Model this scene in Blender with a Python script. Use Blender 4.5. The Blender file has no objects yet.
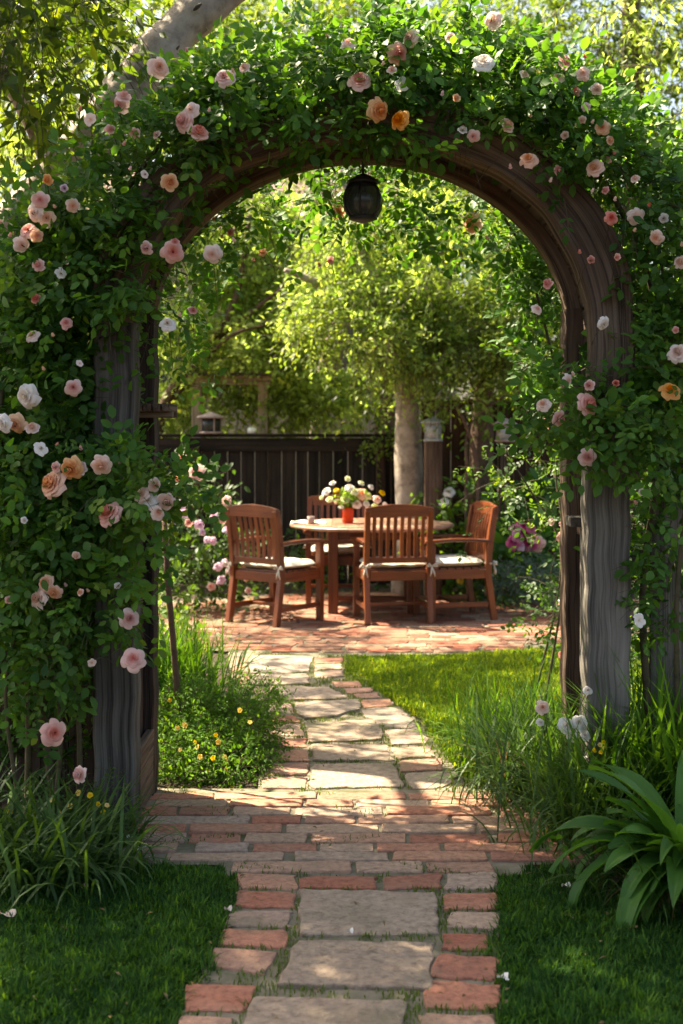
import bpy, math, random
import numpy as np
from mathutils import Vector, Matrix, noise

random.seed(7)
RNG = np.random.default_rng(11)
SC = bpy.context.scene
COL = SC.collection
F = 1335.0          # focal length in pixels
CX, HY, EYE = 341.5, 437.0, 1.5


def at(px, py, Y):
    """point at distance Y seen at this place of the photograph"""
    return Vector(((px - CX) * Y / F, Y, EYE - (py - HY) * Y / F))


def gnd(px, py):
    """point of the ground plane"""
    Y = F * EYE / (py - HY)
    return ((px - CX) * Y / F, Y)


# ------------------------------------------------------------------ objects
WORG = {}


def worg(o):
    return WORG[o.name] if o is not None else Vector((0, 0, 0))


def tag(o, label=None, cat=None, group=None, kind=None):
    if label: o['label'] = label
    if cat: o['category'] = cat
    if group: o['group'] = group
    if kind: o['kind'] = kind
    return o


def thing(name, loc, label, cat, group=None):
    o = bpy.data.objects.new(name, None)
    o.empty_display_size = 0.1
    COL.objects.link(o)
    o.location = loc
    WORG[o.name] = Vector(loc)
    return tag(o, label, cat, group)


def link(name, me, mats, parent=None, origin=None, rot=None):
    o = bpy.data.objects.new(name, me)
    COL.objects.link(o)
    for m in (mats if isinstance(mats, (list, tuple)) else [mats]):
        if m: me.materials.append(m)
    if parent is not None:
        o.parent = parent
    return o


def np_mesh(name, V, T, mat, parent=None, origin=None, attrs=None, vecs=None, smooth=False):
    """V (n,3) world vertices, T (m,3|4) faces"""
    if parent is not None:
        org = worg(parent)
    else:
        org = Vector(origin) if origin is not None else Vector((0, 0, 0))
    V = np.asarray(V, dtype=np.float64) - np.array(org)[None, :]
    me = bpy.data.meshes.new(name)
    n, m, k = len(V), len(T), T.shape[1]
    me.vertices.add(n)
    me.vertices.foreach_set('co', V.astype(np.float32).ravel())
    me.loops.add(m * k)
    me.loops.foreach_set('vertex_index', T.astype(np.int32).ravel())
    me.polygons.add(m)
    me.polygons.foreach_set('loop_start', np.arange(0, m * k, k, dtype=np.int32))
    if smooth:
        me.polygons.foreach_set('use_smooth', np.ones(m, dtype=bool))
    me.update(calc_edges=True)
    for an, av in (attrs or {}).items():
        a = me.attributes.new(an, 'FLOAT', 'POINT')
        a.data.foreach_set('value', np.asarray(av, dtype=np.float32))
    for an, av in (vecs or {}).items():
        a = me.attributes.new(an, 'FLOAT_VECTOR', 'POINT')
        a.data.foreach_set('vector', np.asarray(av, dtype=np.float32).ravel())
    o = link(name, me, mat, parent)
    if parent is None:
        o.location = org
    WORG[o.name] = org
    return o


class MB:
    """collects shapes; g is the grain coordinate (z runs along the grain), v a random tone"""
    def __init__(s):
        s.V, s.Fa, s.g, s.v, s.sm = [], [], [], [], []

    def add(s, V, Fa, g=None, v=None, smooth=False):
        b = len(s.V)
        r = random.random() if v is None else v
        off = Vector((random.random() * 20, random.random() * 20, random.random() * 20))
        for i, p in enumerate(V):
            s.V.append(tuple(p))
            s.g.append(tuple((Vector(g[i]) if g else Vector(p)) + off))
            s.v.append(r)
        for f in Fa:
            s.Fa.append(tuple(b + i for i in f))
            s.sm.append(smooth)

    def box(s, c, size, rot=None, v=None, taper=1.0):
        sx, sy, sz = [k / 2 for k in size]
        L = [(x, y, z) for z in (-sz, sz) for y in (-sy, sy) for x in (-sx, sx)]
        ax = max(range(3), key=lambda i: size[i])
        V, g = [], []
        for p in L:
            q = list(p)
            gg = [q[i] for i in range(3) if i != ax] + [q[ax]]
            if p[2] > 0:
                q[0] *= taper; q[1] *= taper
            w = Vector(q)
            if rot is not None: w = rot @ w
            V.append(w + Vector(c)); g.append(gg)
        s.add(V, [(0, 2, 3, 1), (4, 5, 7, 6), (0, 1, 5, 4), (2, 6, 7, 3), (0, 4, 6, 2), (1, 3, 7, 5)], g, v)

    def bar(s, a, b, w, d, up=(0, 0, 1), v=None):
        a, b = Vector(a), Vector(b)
        z = (b - a).normalized()
        x = z.cross(Vector(up))
        if x.length < 1e-4: x = z.cross(Vector((0, 1, 0)))
        x.normalize(); y = z.cross(x)
        R = Matrix((x, y, z)).transposed()
        s.box((a + b) / 2, (w, d, (b - a).length), R, v)

    def sweep(s, P, sec, ups=None, v=None, smooth=False, cap=True, jit=0.0, scale=None, rough=0.0):
        """P points, sec list of (a,b) offsets across; frame from ups"""
        n, k = len(P), len(sec)
        P = [Vector(p) for p in P]
        V, g = [], []
        L = 0
        js = [random.uniform(-1, 1) for _ in range(k)]
        no = Vector((random.random() * 50, random.random() * 50, 0))
        for i, p in enumerate(P):
            t = (P[min(i + 1, n - 1)] - P[max(i - 1, 0)]).normalized()
            u = Vector(ups[i] if isinstance(ups, list) else (ups or (0, 1, 0)))
            x = u.cross(t)
            if x.length < 1e-3: x = Vector((1, 0, 0)).cross(t)
            x.normalize(); y = t.cross(x)
            if i: L += (p - P[i - 1]).length
            sc = scale[i] if scale else 1
            for j, (a, b) in enumerate(sec):
                js[j] = max(-1, min(1, js[j] + random.uniform(-.18, .18)))
                f = sc * (1 + jit * js[j])
                if rough:
                    q = Vector((a * 26, b * 26, L * .7)) + no
                    h = noise.noise(q) + .5 * noise.noise(Vector((a * 70, b * 70, L * 1.1)) + no) + .8 * noise.noise(Vector((a * 8, b * 8, L * 1.8)) + no)
                    f *= 1 + rough * h / max(.02, math.hypot(a, b))
                V.append(p + x * a * f + y * b * f)
                g.append((a, b, L))
        Fa = []
        for i in range(n - 1):
            for j in range(k):
                j2 = (j + 1) % k
                Fa.append((i * k + j, i * k + j2, (i + 1) * k + j2, (i + 1) * k + j))
        if cap:
            Fa.append(tuple(range(k))[::-1]); Fa.append(tuple((n - 1) * k + j for j in range(k)))
        s.add(V, Fa, g, v, smooth)

    def tube(s, P, r, sides=8, v=None, jit=0.0):
        if not isinstance(r, (list, tuple)): r = [r] * len(P)
        sec = [(math.cos(2 * math.pi * j / sides), math.sin(2 * math.pi * j / sides)) for j in range(sides)]
        t = (Vector(P[-1]) - Vector(P[0])).normalized()
        up = (0, 0, 1) if abs(t.z) < .8 else (0, 1, 0)
        s.sweep(P, sec, up, v, True, True, jit, list(r))

    def lathe(s, c, prof, sides=24, v=None, ang0=0.0):
        c = Vector(c); V, Fa = [], []
        for (r, z) in prof:
            for j in range(sides):
                a = ang0 + 2 * math.pi * j / sides
                V.append(c + Vector((r * math.cos(a), r * math.sin(a), z)))
        for i in range(len(prof) - 1):
            for j in range(sides):
                j2 = (j + 1) % sides
                Fa.append((i * sides + j, i * sides + j2, (i + 1) * sides + j2, (i + 1) * sides + j))
        Fa.append(tuple(range(sides))[::-1])
        Fa.append(tuple((len(prof) - 1) * sides + j for j in range(sides)))
        s.add(V, Fa, None, v, True)

    def build(s, name, mat, parent=None, origin=None, bevel=0.0, autosmooth=True):
        org = worg(parent) if parent is not None else (Vector(origin) if origin is not None else Vector((0, 0, 0)))
        me = bpy.data.meshes.new(name)
        me.from_pydata([tuple(Vector(p) - org) for p in s.V], [], s.Fa)
        me.polygons.foreach_set('use_smooth', s.sm)
        a = me.attributes.new('g', 'FLOAT_VECTOR', 'POINT')
        a.data.foreach_set('vector', [c for p in s.g for c in p])
        a = me.attributes.new('v', 'FLOAT', 'POINT')
        a.data.foreach_set('value', s.v)
        me.update()
        o = link(name, me, mat, parent)
        if parent is None: o.location = org
        WORG[o.name] = org
        if bevel:
            m = o.modifiers.new('bevel', 'BEVEL'); m.width = bevel; m.segments = 2; m.limit_method = 'ANGLE'
        return o


# ------------------------------------------------------------------ materials
def new_mat(name):
    m = bpy.data.materials.new(name); m.use_nodes = True
    nt = m.node_tree; nt.nodes.clear()
    out = nt.nodes.new('ShaderNodeOutputMaterial')
    return m, nt, out


def N(nt, t, **kw):
    n = nt.nodes.new(t)
    for k, v in kw.items():
        if k.startswith('i_'):
            n.inputs[k[2:].replace('_', ' ')].default_value = v
        else:
            setattr(n, k, v)
    return n


def ramp(nt, fac, stops):
    r = nt.nodes.new('ShaderNodeValToRGB')
    e = r.color_ramp.elements
    while len(e) < len(stops): e.new(0.5)
    for el, (p, c) in zip(e, stops):
        el.position = p; el.color = (*c, 1)
    if fac is not None: nt.links.new(fac, r.inputs[0])
    return r


def attr(nt, name):
    return N(nt, 'ShaderNodeAttribute', attribute_name=name)


def leaf_mat(name, dark, light, trans=0.42, tcol=None, rough=.5, spec=.28, far=False):
    m, nt, out = new_mat(name)
    a = attr(nt, 'v')
    nz = N(nt, 'ShaderNodeTexNoise'); nz.inputs['Scale'].default_value = 3.0
    geo = N(nt, 'ShaderNodeNewGeometry')
    nt.links.new(geo.outputs['Position'], nz.inputs['Vector'])
    mx = N(nt, 'ShaderNodeMath', operation='ADD')
    sc = N(nt, 'ShaderNodeMath', operation='MULTIPLY_ADD')
    sc.inputs[1].default_value = .9; sc.inputs[2].default_value = -.45
    nt.links.new(nz.outputs['Fac'], sc.inputs[0])
    nt.links.new(a.outputs['Fac'], mx.inputs[0]); nt.links.new(sc.outputs[0], mx.inputs[1])
    mid = [(x + y) / 2 for x, y in zip(dark, light)]
    r = ramp(nt, mx.outputs[0], [(0, dark), (.55, mid), (.9, light), (1, [min(1, c * 1.25) * k for c, k in zip(light, (1.25, 1.05, .8))])])
    p = N(nt, 'ShaderNodeBsdfPrincipled')
    p.inputs['Roughness'].default_value = rough
    p.inputs['Specular IOR Level'].default_value = spec
    nt.links.new(r.outputs[0], p.inputs['Base Color'])
    t = N(nt, 'ShaderNodeBsdfTranslucent')
    mul = N(nt, 'ShaderNodeMixRGB', blend_type='MULTIPLY'); mul.inputs[0].default_value = 1
    mul.inputs[2].default_value = (*(tcol or (2.4, 2.2, .7)), 1)
    nt.links.new(r.outputs[0], mul.inputs[1]); nt.links.new(mul.outputs[0], t.inputs[0])
    ms = N(nt, 'ShaderNodeMixShader'); ms.inputs[0].default_value = trans
    nt.links.new(p.outputs[0], ms.inputs[1]); nt.links.new(t.outputs[0], ms.inputs[2])
    nt.links.new(ms.outputs[0], out.inputs[0])
    return m


def petal_mat(name, inner, mid, outer, trans=.3):
    """v runs from 0 at the heart to 1 at the outer petal rim"""
    m, nt, out = new_mat(name)
    a = attr(nt, 'v')
    r = ramp(nt, a.outputs['Fac'], [(0, inner), (.45, mid), (1, outer)])
    oi = N(nt, 'ShaderNodeObjectInfo')
    hs = N(nt, 'ShaderNodeHueSaturation')
    mr = N(nt, 'ShaderNodeMapRange'); mr.inputs[3].default_value = .7; mr.inputs[4].default_value = 1.2
    nt.links.new(oi.outputs['Random'], mr.inputs[0]); nt.links.new(mr.outputs[0], hs.inputs['Saturation'])
    nt.links.new(r.outputs[0], hs.inputs['Color'])
    p = N(nt, 'ShaderNodeBsdfPrincipled'); p.inputs['Roughness'].default_value = .65
    p.inputs['Specular IOR Level'].default_value = .2
    t = N(nt, 'ShaderNodeBsdfTranslucent')
    nt.links.new(hs.outputs[0], p.inputs['Base Color']); nt.links.new(hs.outputs[0], t.inputs[0])
    ms = N(nt, 'ShaderNodeMixShader'); ms.inputs[0].default_value = trans
    nt.links.new(p.outputs[0], ms.inputs[1]); nt.links.new(t.outputs[0], ms.inputs[2])
    nt.links.new(ms.outputs[0], out.inputs[0])
    return m


def wood_mat(name, c1, c2, c3, rough=.75, cross=38, along=1.6, bump=.5, spec=.25, coat=0, crack=.5, dist=.004):
    m, nt, out = new_mat(name)
    g = attr(nt, 'g'); v = attr(nt, 'v')
    mp = N(nt, 'ShaderNodeMapping'); mp.inputs['Scale'].default_value = (cross, cross, along)
    nt.links.new(g.outputs['Vector'], mp.inputs['Vector'])
    n1 = N(nt, 'ShaderNodeTexNoise'); n1.inputs['Detail'].default_value = 6; n1.inputs['Scale'].default_value = 1
    n1.inputs['Roughness'].default_value = .65; n1.inputs['Distortion'].default_value = .12
    nt.links.new(mp.outputs[0], n1.inputs['Vector'])
    mp2 = N(nt, 'ShaderNodeMapping'); mp2.inputs['Scale'].default_value = (6, 6, 2.2)
    nt.links.new(g.outputs['Vector'], mp2.inputs['Vector'])
    n2 = N(nt, 'ShaderNodeTexNoise'); n2.inputs['Detail'].default_value = 5; n2.inputs['Scale'].default_value = 1
    nt.links.new(mp2.outputs[0], n2.inputs['Vector'])
    ad = N(nt, 'ShaderNodeMath', operation='MULTIPLY_ADD'); ad.inputs[1].default_value = .5
    nt.links.new(n2.outputs['Fac'], ad.inputs[0])
    h = N(nt, 'ShaderNodeMath', operation='MULTIPLY'); h.inputs[1].default_value = .5
    nt.links.new(n1.outputs['Fac'], h.inputs[0]); nt.links.new(h.outputs[0], ad.inputs[2])
    ad2 = N(nt, 'ShaderNodeMath', operation='MULTIPLY_ADD'); ad2.inputs[1].default_value = .14
    nt.links.new(v.outputs['Fac'], ad2.inputs[0]); nt.links.new(ad.outputs[0], ad2.inputs[2])
    r = ramp(nt, ad2.outputs[0], [(.36, c1), (.55, c2), (.75, c3)])
    # open grain cracks
    cr = N(nt, 'ShaderNodeMapRange'); cr.inputs[1].default_value = .34; cr.inputs[2].default_value = .42
    cr.inputs[3].default_value = 1 - crack
    nt.links.new(n1.outputs['Fac'], cr.inputs[0])
    mu = N(nt, 'ShaderNodeMixRGB', blend_type='MULTIPLY'); mu.inputs[0].default_value = 1
    nt.links.new(r.outputs[0], mu.inputs[1]); nt.links.new(cr.outputs[0], mu.inputs[2])
    mp3 = N(nt, 'ShaderNodeMapping'); mp3.inputs['Scale'].default_value = (cross * .55, cross * .55, along * .45)
    nt.links.new(g.outputs['Vector'], mp3.inputs['Vector'])
    n3 = N(nt, 'ShaderNodeTexNoise'); n3.inputs['Scale'].default_value = 1; n3.inputs['Detail'].default_value = 3
    nt.links.new(mp3.outputs[0], n3.inputs['Vector'])
    ab = N(nt, 'ShaderNodeMath', operation='SUBTRACT'); ab.inputs[1].default_value = .5
    nt.links.new(n3.outputs['Fac'], ab.inputs[0])
    ab2 = N(nt, 'ShaderNodeMath', operation='ABSOLUTE'); nt.links.new(ab.outputs[0], ab2.inputs[0])
    ck = N(nt, 'ShaderNodeMapRange'); ck.inputs[1].default_value = .006; ck.inputs[2].default_value = .03; ck.inputs[3].default_value = 1 - crack
    nt.links.new(ab2.outputs[0], ck.inputs[0])
    mu2 = N(nt, 'ShaderNodeMixRGB', blend_type='MULTIPLY'); mu2.inputs[0].default_value = 1
    nt.links.new(mu.outputs[0], mu2.inputs[1]); nt.links.new(ck.outputs[0], mu2.inputs[2])
    mu = mu2
    hh = N(nt, 'ShaderNodeMath', operation='ADD'); nt.links.new(n1.outputs['Fac'], hh.inputs[0]); nt.links.new(ck.outputs[0], hh.inputs[1])
    b = N(nt, 'ShaderNodeBump'); b.inputs['Strength'].default_value = bump; b.inputs['Distance'].default_value = dist
    nt.links.new(hh.outputs[0], b.inputs['Height'])
    p = N(nt, 'ShaderNodeBsdfPrincipled'); p.inputs['Roughness'].default_value = rough
    p.inputs['Specular IOR Level'].default_value = spec
    p.inputs['Coat Weight'].default_value = coat
    p.inputs['Coat Roughness'].default_value = .35
    nt.links.new(mu.outputs[0], p.inputs['Base Color']); nt.links.new(b.outputs[0], p.inputs['Normal'])
    nt.links.new(p.outputs[0], out.inputs[0])
    return m


def stone_mat(name, colors, scale=38, bump=.6, rough=.85, stain=(.10, .11, .06)):
    """v picks the piece's own colour; noise adds speckle, stains and moss"""
    m, nt, out = new_mat(name)
    v = attr(nt, 'v')
    r = ramp(nt, v.outputs['Fac'], [(i / (len(colors) - 1), c) for i, c in enumerate(colors)])
    geo = N(nt, 'ShaderNodeNewGeometry')
    n1 = N(nt, 'ShaderNodeTexNoise'); n1.inputs['Scale'].default_value = scale; n1.inputs['Detail'].default_value = 8
    n1.inputs['Roughness'].default_value = .7
    n2 = N(nt, 'ShaderNodeTexNoise'); n2.inputs['Scale'].default_value = 5; n2.inputs['Detail'].default_value = 6
    n2.inputs['Distortion'].default_value = .8
    n3 = N(nt, 'ShaderNodeTexNoise'); n3.inputs['Scale'].default_value = 2.3; n3.inputs['Detail'].default_value = 8
    for n in (n1, n2, n3): nt.links.new(geo.outputs['Position'], n.inputs['Vector'])
    bright = ramp(nt, n1.outputs['Fac'], [(.33, (.58, .55, .52)), (.5, (.98, .98, .98)), (.68, (1.35, 1.32, 1.26))])
    mu = N(nt, 'ShaderNodeMixRGB', blend_type='MULTIPLY'); mu.inputs[0].default_value = 1
    nt.links.new(r.outputs[0], mu.inputs[1]); nt.links.new(bright.outputs[0], mu.inputs[2])
    f2 = N(nt, 'ShaderNodeMapRange'); f2.inputs[1].default_value = .5; f2.inputs[2].default_value = .7; f2.inputs[4].default_value = .45
    nt.links.new(n2.outputs['Fac'], f2.inputs[0])
    mx = N(nt, 'ShaderNodeMixRGB'); mx.inputs[2].default_value = (.34, .22, .15, 1)
    nt.links.new(f2.outputs[0], mx.inputs[0]); nt.links.new(mu.outputs[0], mx.inputs[1])
    f3 = N(nt, 'ShaderNodeMapRange'); f3.inputs[1].default_value = .56; f3.inputs[2].default_value = .72; f3.inputs[4].default_value = .6
    nt.links.new(n3.outputs['Fac'], f3.inputs[0])
    mx2 = N(nt, 'ShaderNodeMixRGB'); mx2.inputs[2].default_value = (*stain, 1)
    nt.links.new(f3.outputs[0], mx2.inputs[0]); nt.links.new(mx.outputs[0], mx2.inputs[1])
    b = N(nt, 'ShaderNodeBump'); b.inputs['Strength'].default_value = bump; b.inputs['Distance'].default_value = .02
    nt.links.new(n1.outputs['Fac'], b.inputs['Height'])
    b2 = N(nt, 'ShaderNodeBump'); b2.inputs['Strength'].default_value = .5; b2.inputs['Distance'].default_value = .03
    nt.links.new(n2.outputs['Fac'], b2.inputs['Height']); nt.links.new(b.outputs[0], b2.inputs['Normal'])
    p = N(nt, 'ShaderNodeBsdfPrincipled'); p.inputs['Roughness'].default_value = rough
    p.inputs['Specular IOR Level'].default_value = .3
    nt.links.new(mx2.outputs[0], p.inputs['Base Color']); nt.links.new(b2.outputs[0], p.inputs['Normal'])
    nt.links.new(p.outputs[0], out.inputs[0])
    return m


def noise_mat(name, c1, c2, scale=8, rough=.8, bump=.3, dist=.01, spec=.3, metal=0, c3=None):
    m, nt, out = new_mat(name)
    tc = N(nt, 'ShaderNodeTexCoord')
    n1 = N(nt, 'ShaderNodeTexNoise'); n1.inputs['Scale'].default_value = scale; n1.inputs['Detail'].default_value = 8
    n1.inputs['Roughness'].default_value = .65
    nt.links.new(tc.outputs['Object'], n1.inputs['Vector'])
    r = ramp(nt, n1.outputs['Fac'], [(.3, c1), (.52, c2), (.75, c3 or c2)])
    b = N(nt, 'ShaderNodeBump'); b.inputs['Strength'].default_value = bump; b.inputs['Distance'].default_value = dist
    nt.links.new(n1.outputs['Fac'], b.inputs['Height'])
    p = N(nt, 'ShaderNodeBsdfPrincipled'); p.inputs['Roughness'].default_value = rough
    p.inputs['Specular IOR Level'].default_value = spec; p.inputs['Metallic'].default_value = metal
    nt.links.new(r.outputs[0], p.inputs['Base Color']); nt.links.new(b.outputs[0], p.inputs['Normal'])
    nt.links.new(p.outputs[0], out.inputs[0])
    return m


def glass_mat(name, col, alpha=.5, rough=.15):
    m, nt, out = new_mat(name)
    p = N(nt, 'ShaderNodeBsdfPrincipled'); p.inputs['Roughness'].default_value = rough
    p.inputs['Base Color'].default_value = (*col, 1)
    t = N(nt, 'ShaderNodeBsdfTransparent'); t.inputs[0].default_value = (*[min(1, c * 1.5 + .2) for c in col], 1)
    ms = N(nt, 'ShaderNodeMixShader'); ms.inputs[0].default_value = alpha
    nt.links.new(t.outputs[0], ms.inputs[1]); nt.links.new(p.outputs[0], ms.inputs[2])
    nt.links.new(ms.outputs[0], out.inputs[0])
    return m


M = {}
M['rose_leaf'] = leaf_mat('rose_leaf', (.022, .075, .012), (.10, .225, .034), .44)
M['rose_leaf_young'] = leaf_mat('rose_leaf_young', (.045, .11, .014), (.13, .22, .035), .42)
M['tree_yellow'] = leaf_mat('tree_yellow', (.16, .25, .05), (.42, .50, .13), .6, (1.7, 1.75, 1.0))  # leaf colour lifted and paled to carry the sunlit, hazy glow
M['tree_mid'] = leaf_mat('tree_mid', (.05, .10, .018), (.17, .23, .045), .5)
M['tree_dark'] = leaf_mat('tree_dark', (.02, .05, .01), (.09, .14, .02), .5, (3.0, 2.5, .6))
M['broad'] = leaf_mat('broad', (.02, .08, .012), (.09, .20, .035), .4, rough=.45)
M['blade'] = leaf_mat('blade', (.025, .06, .014), (.07, .14, .03), .35)
M['lawn'] = leaf_mat('lawn', (.010, .042, .010), (.065, .15, .024), .36, (2.2, 2.0, .6), .7, .1)  # grass colour darkened to carry the shade over the front lawns
M['lawn_mid'] = leaf_mat('lawn_mid', (.06, .12, .012), (.20, .28, .035), .5, (2.2, 2.0, .6), .7, .1)  # same grass, colour brightened to carry the sunlight on the middle lawn
M['lush'] = leaf_mat('lush', (.035, .10, .012), (.12, .24, .03), .42, (2.2, 2.0, .6), .6, .15)
M['moss'] = leaf_mat('moss', (.05, .08, .012), (.12, .17, .03), .3)
M['silver'] = leaf_mat('silver', (.06, .11, .085), (.13, .20, .16), .25, (1.5, 1.5, 1.2))
M['shrub'] = leaf_mat('shrub', (.02, .055, .012), (.06, .12, .025), .38)
M['dry'] = leaf_mat('dry', (.15, .09, .04), (.28, .20, .09), .3, (1.2, 1.1, 1))
M['cane'] = noise_mat('cane', (.03, .035, .012), (.09, .07, .035), 30, .7)
M['bark_pale'] = noise_mat('bark_pale', (.11, .085, .065), (.33, .27, .22), 7, .85, .7, .02, c3=(.42, .37, .32))
M['bark_brown'] = noise_mat('bark_brown', (.04, .024, .016), (.13, .08, .055), 14, .9, .8, .02)
M['bark_scar'] = noise_mat('bark_scar', (.015, .012, .01), (.05, .04, .03), 20, .9, .8, .01)
M['w_grey'] = wood_mat('w_grey', (.030, .026, .021), (.120, .106, .090), (.26, .235, .20), .85, 60, 1.2, .8, crack=.35)
M['w_brown'] = wood_mat('w_brown', (.035, .02, .012), (.10, .062, .042), (.21, .15, .105), .8, 42, 1.3, .8)
M['w_arch'] = wood_mat('w_arch', (.022, .015, .010), (.095, .062, .042), (.22, .16, .115), .85, 45, 1.0, .8, crack=.5)
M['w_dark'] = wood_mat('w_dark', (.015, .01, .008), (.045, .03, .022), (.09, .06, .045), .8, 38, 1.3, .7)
M['w_fence'] = wood_mat('w_fence', (.006, .004, .003), (.018, .012, .009), (.045, .030, .022), .85, 30, .9, .7)
M['w_red'] = wood_mat('w_red', (.018, .009, .006), (.05, .024, .016), (.10, .05, .032), .85, 30, .9, .7)
M['w_teak'] = wood_mat('w_teak', (.052, .013, .004), (.14, .034, .010), (.25, .072, .02), .33, 60, 2.5, .15, .45, .15, .25)
M['w_table'] = wood_mat('w_table', (.16, .08, .05), (.31, .17, .11), (.43, .27, .19), .38, 40, 2.0, .12, .5, .2, .2)
M['w_peach'] = wood_mat('w_peach', (.26, .17, .10), (.38, .26, .17), (.5, .36, .25), .8, 30, 1.5, .4)
M['soil'] = noise_mat('soil', (.02, .014, .009), (.06, .04, .026), 16, .95, 1.0, .03, c3=(.10, .07, .045))
M['mortar'] = noise_mat('mortar', (.07, .075, .03), (.17, .145, .10), 9, .95, .8, .01, c3=(.25, .21, .155))
BR = [(.33, .115, .07), (.44, .19, .12), (.40, .27, .19), (.30, .095, .058), (.42, .28, .20), (.46, .23, .145), (.34, .135, .09), (.37, .27, .21), (.46, .30, .205)]
M['brick'] = stone_mat('brick', BR)
M['brick_red'] = stone_mat('brick_red', [(.27, .085, .055), (.36, .14, .09), (.30, .10, .065), (.38, .19, .13), (.25, .08, .055)])
M['flag'] = stone_mat('flag', [(.30, .235, .185), (.37, .28, .21), (.33, .235, .165), (.31, .26, .215)], 30, .9)
M['patio'] = stone_mat('patio', [(.17, .048, .028), (.25, .082, .045), (.27, .145, .09), (.20, .055, .032), (.33, .24, .165), (.23, .072, .04)])
M['cushion'] = noise_mat('cushion', (.42, .38, .30), (.60, .56, .47), 26, .9, .3, .006, c3=(.64, .60, .52))
M['cloth'] = noise_mat('cloth', (.55, .52, .42), (.7, .68, .6), 20, .9, .2)
M['iron'] = noise_mat('iron', (.008, .008, .008), (.02, .018, .016), 30, .5, .2, .003, .5)
M['galv'] = noise_mat('galv', (.22, .23, .23), (.36, .37, .36), 12, .6, .2, .003, .5)
M['rustpink'] = noise_mat('rustpink', (.20, .12, .10), (.36, .27, .25), 12, .8, .4, .005)
M['smoke_glass'] = glass_mat('smoke_glass', (.05, .055, .05), .72, .2)
M['milk_glass'] = glass_mat('milk_glass', (.45, .47, .46), .75, .3)
M['vase'] = leaf_mat('vase', (.75, .10, .02), (.8, .13, .03), .45, (1.2, 1.1, 1), .15, .5)
M['stucco'] = noise_mat('stucco', (.40, .31, .26), (.50, .40, .34), 6, .95, .4, .01)
M['roof'] = noise_mat('roof', (.13, .09, .075), (.20, .14, .12), 9, .95, .5, .02)
M['pane'] = noise_mat('pane', (.05, .06, .07), (.08, .09, .10), 2, .15, 0, .001, .6)
M['white'] = noise_mat('white', (.6, .6, .55), (.75, .74, .7), 12, .7)
M['p_pink'] = petal_mat('p_pink', (.74, .22, .17), (.83, .43, .36), (.88, .62, .55))
M['p_cream'] = petal_mat('p_cream', (.80, .34, .10), (.86, .52, .34), (.88, .64, .54))
M['p_orange'] = petal_mat('p_orange', (.78, .20, .03), (.82, .36, .11), (.86, .52, .26))
M['p_white'] = petal_mat('p_white', (.82, .66, .48), (.84, .76, .68), (.86, .82, .78))
M['p_lime'] = petal_mat('p_lime', (.55, .60, .15), (.72, .74, .34), (.82, .82, .55))
M['p_deep'] = petal_mat('p_deep', (.62, .09, .06), (.74, .22, .16), (.80, .38, .30))
M['p_mauve'] = petal_mat('p_mauve', (.60, .26, .42), (.72, .42, .58), (.80, .58, .70))
M['p_magenta'] = petal_mat('p_magenta', (.22, .015, .09), (.42, .04, .17), (.6, .14, .30))
M['p_yellow'] = petal_mat('p_yellow', (.75, .30, .01), (.80, .50, .02), (.82, .58, .05))
M['p_blush'] = petal_mat('p_blush', (.80, .40, .26), (.86, .60, .48), (.88, .72, .64))


# ------------------------------------------------------------------ foliage
def unit(a):
    return a / np.maximum(np.linalg.norm(a, axis=-1, keepdims=True), 1e-9)


T_FINE = (np.array([(0, 0, 0), (.22, .36, .05), (.22, 0, 0), (.22, -.36, .05), (.6, .46, .06), (.6, 0, 0), (.6, -.46, .06),
                    (.88, .2, -.02), (.88, -.2, -.02), (1, 0, -.08)]),
          np.array([(0, 2, 1), (0, 3, 2), (1, 2, 5), (1, 5, 4), (2, 3, 6), (2, 6, 5), (4, 5, 7), (5, 9, 7), (5, 6, 8), (5, 8, 9)]))
T_MED = (np.array([(0, 0, 0), (.42, .5, .08), (.42, 0, 0), (.42, -.5, .08), (1, 0, -.1)]),
         np.array([(0, 2, 1), (0, 3, 2), (1, 2, 4), (2, 3, 4)]))


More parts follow.
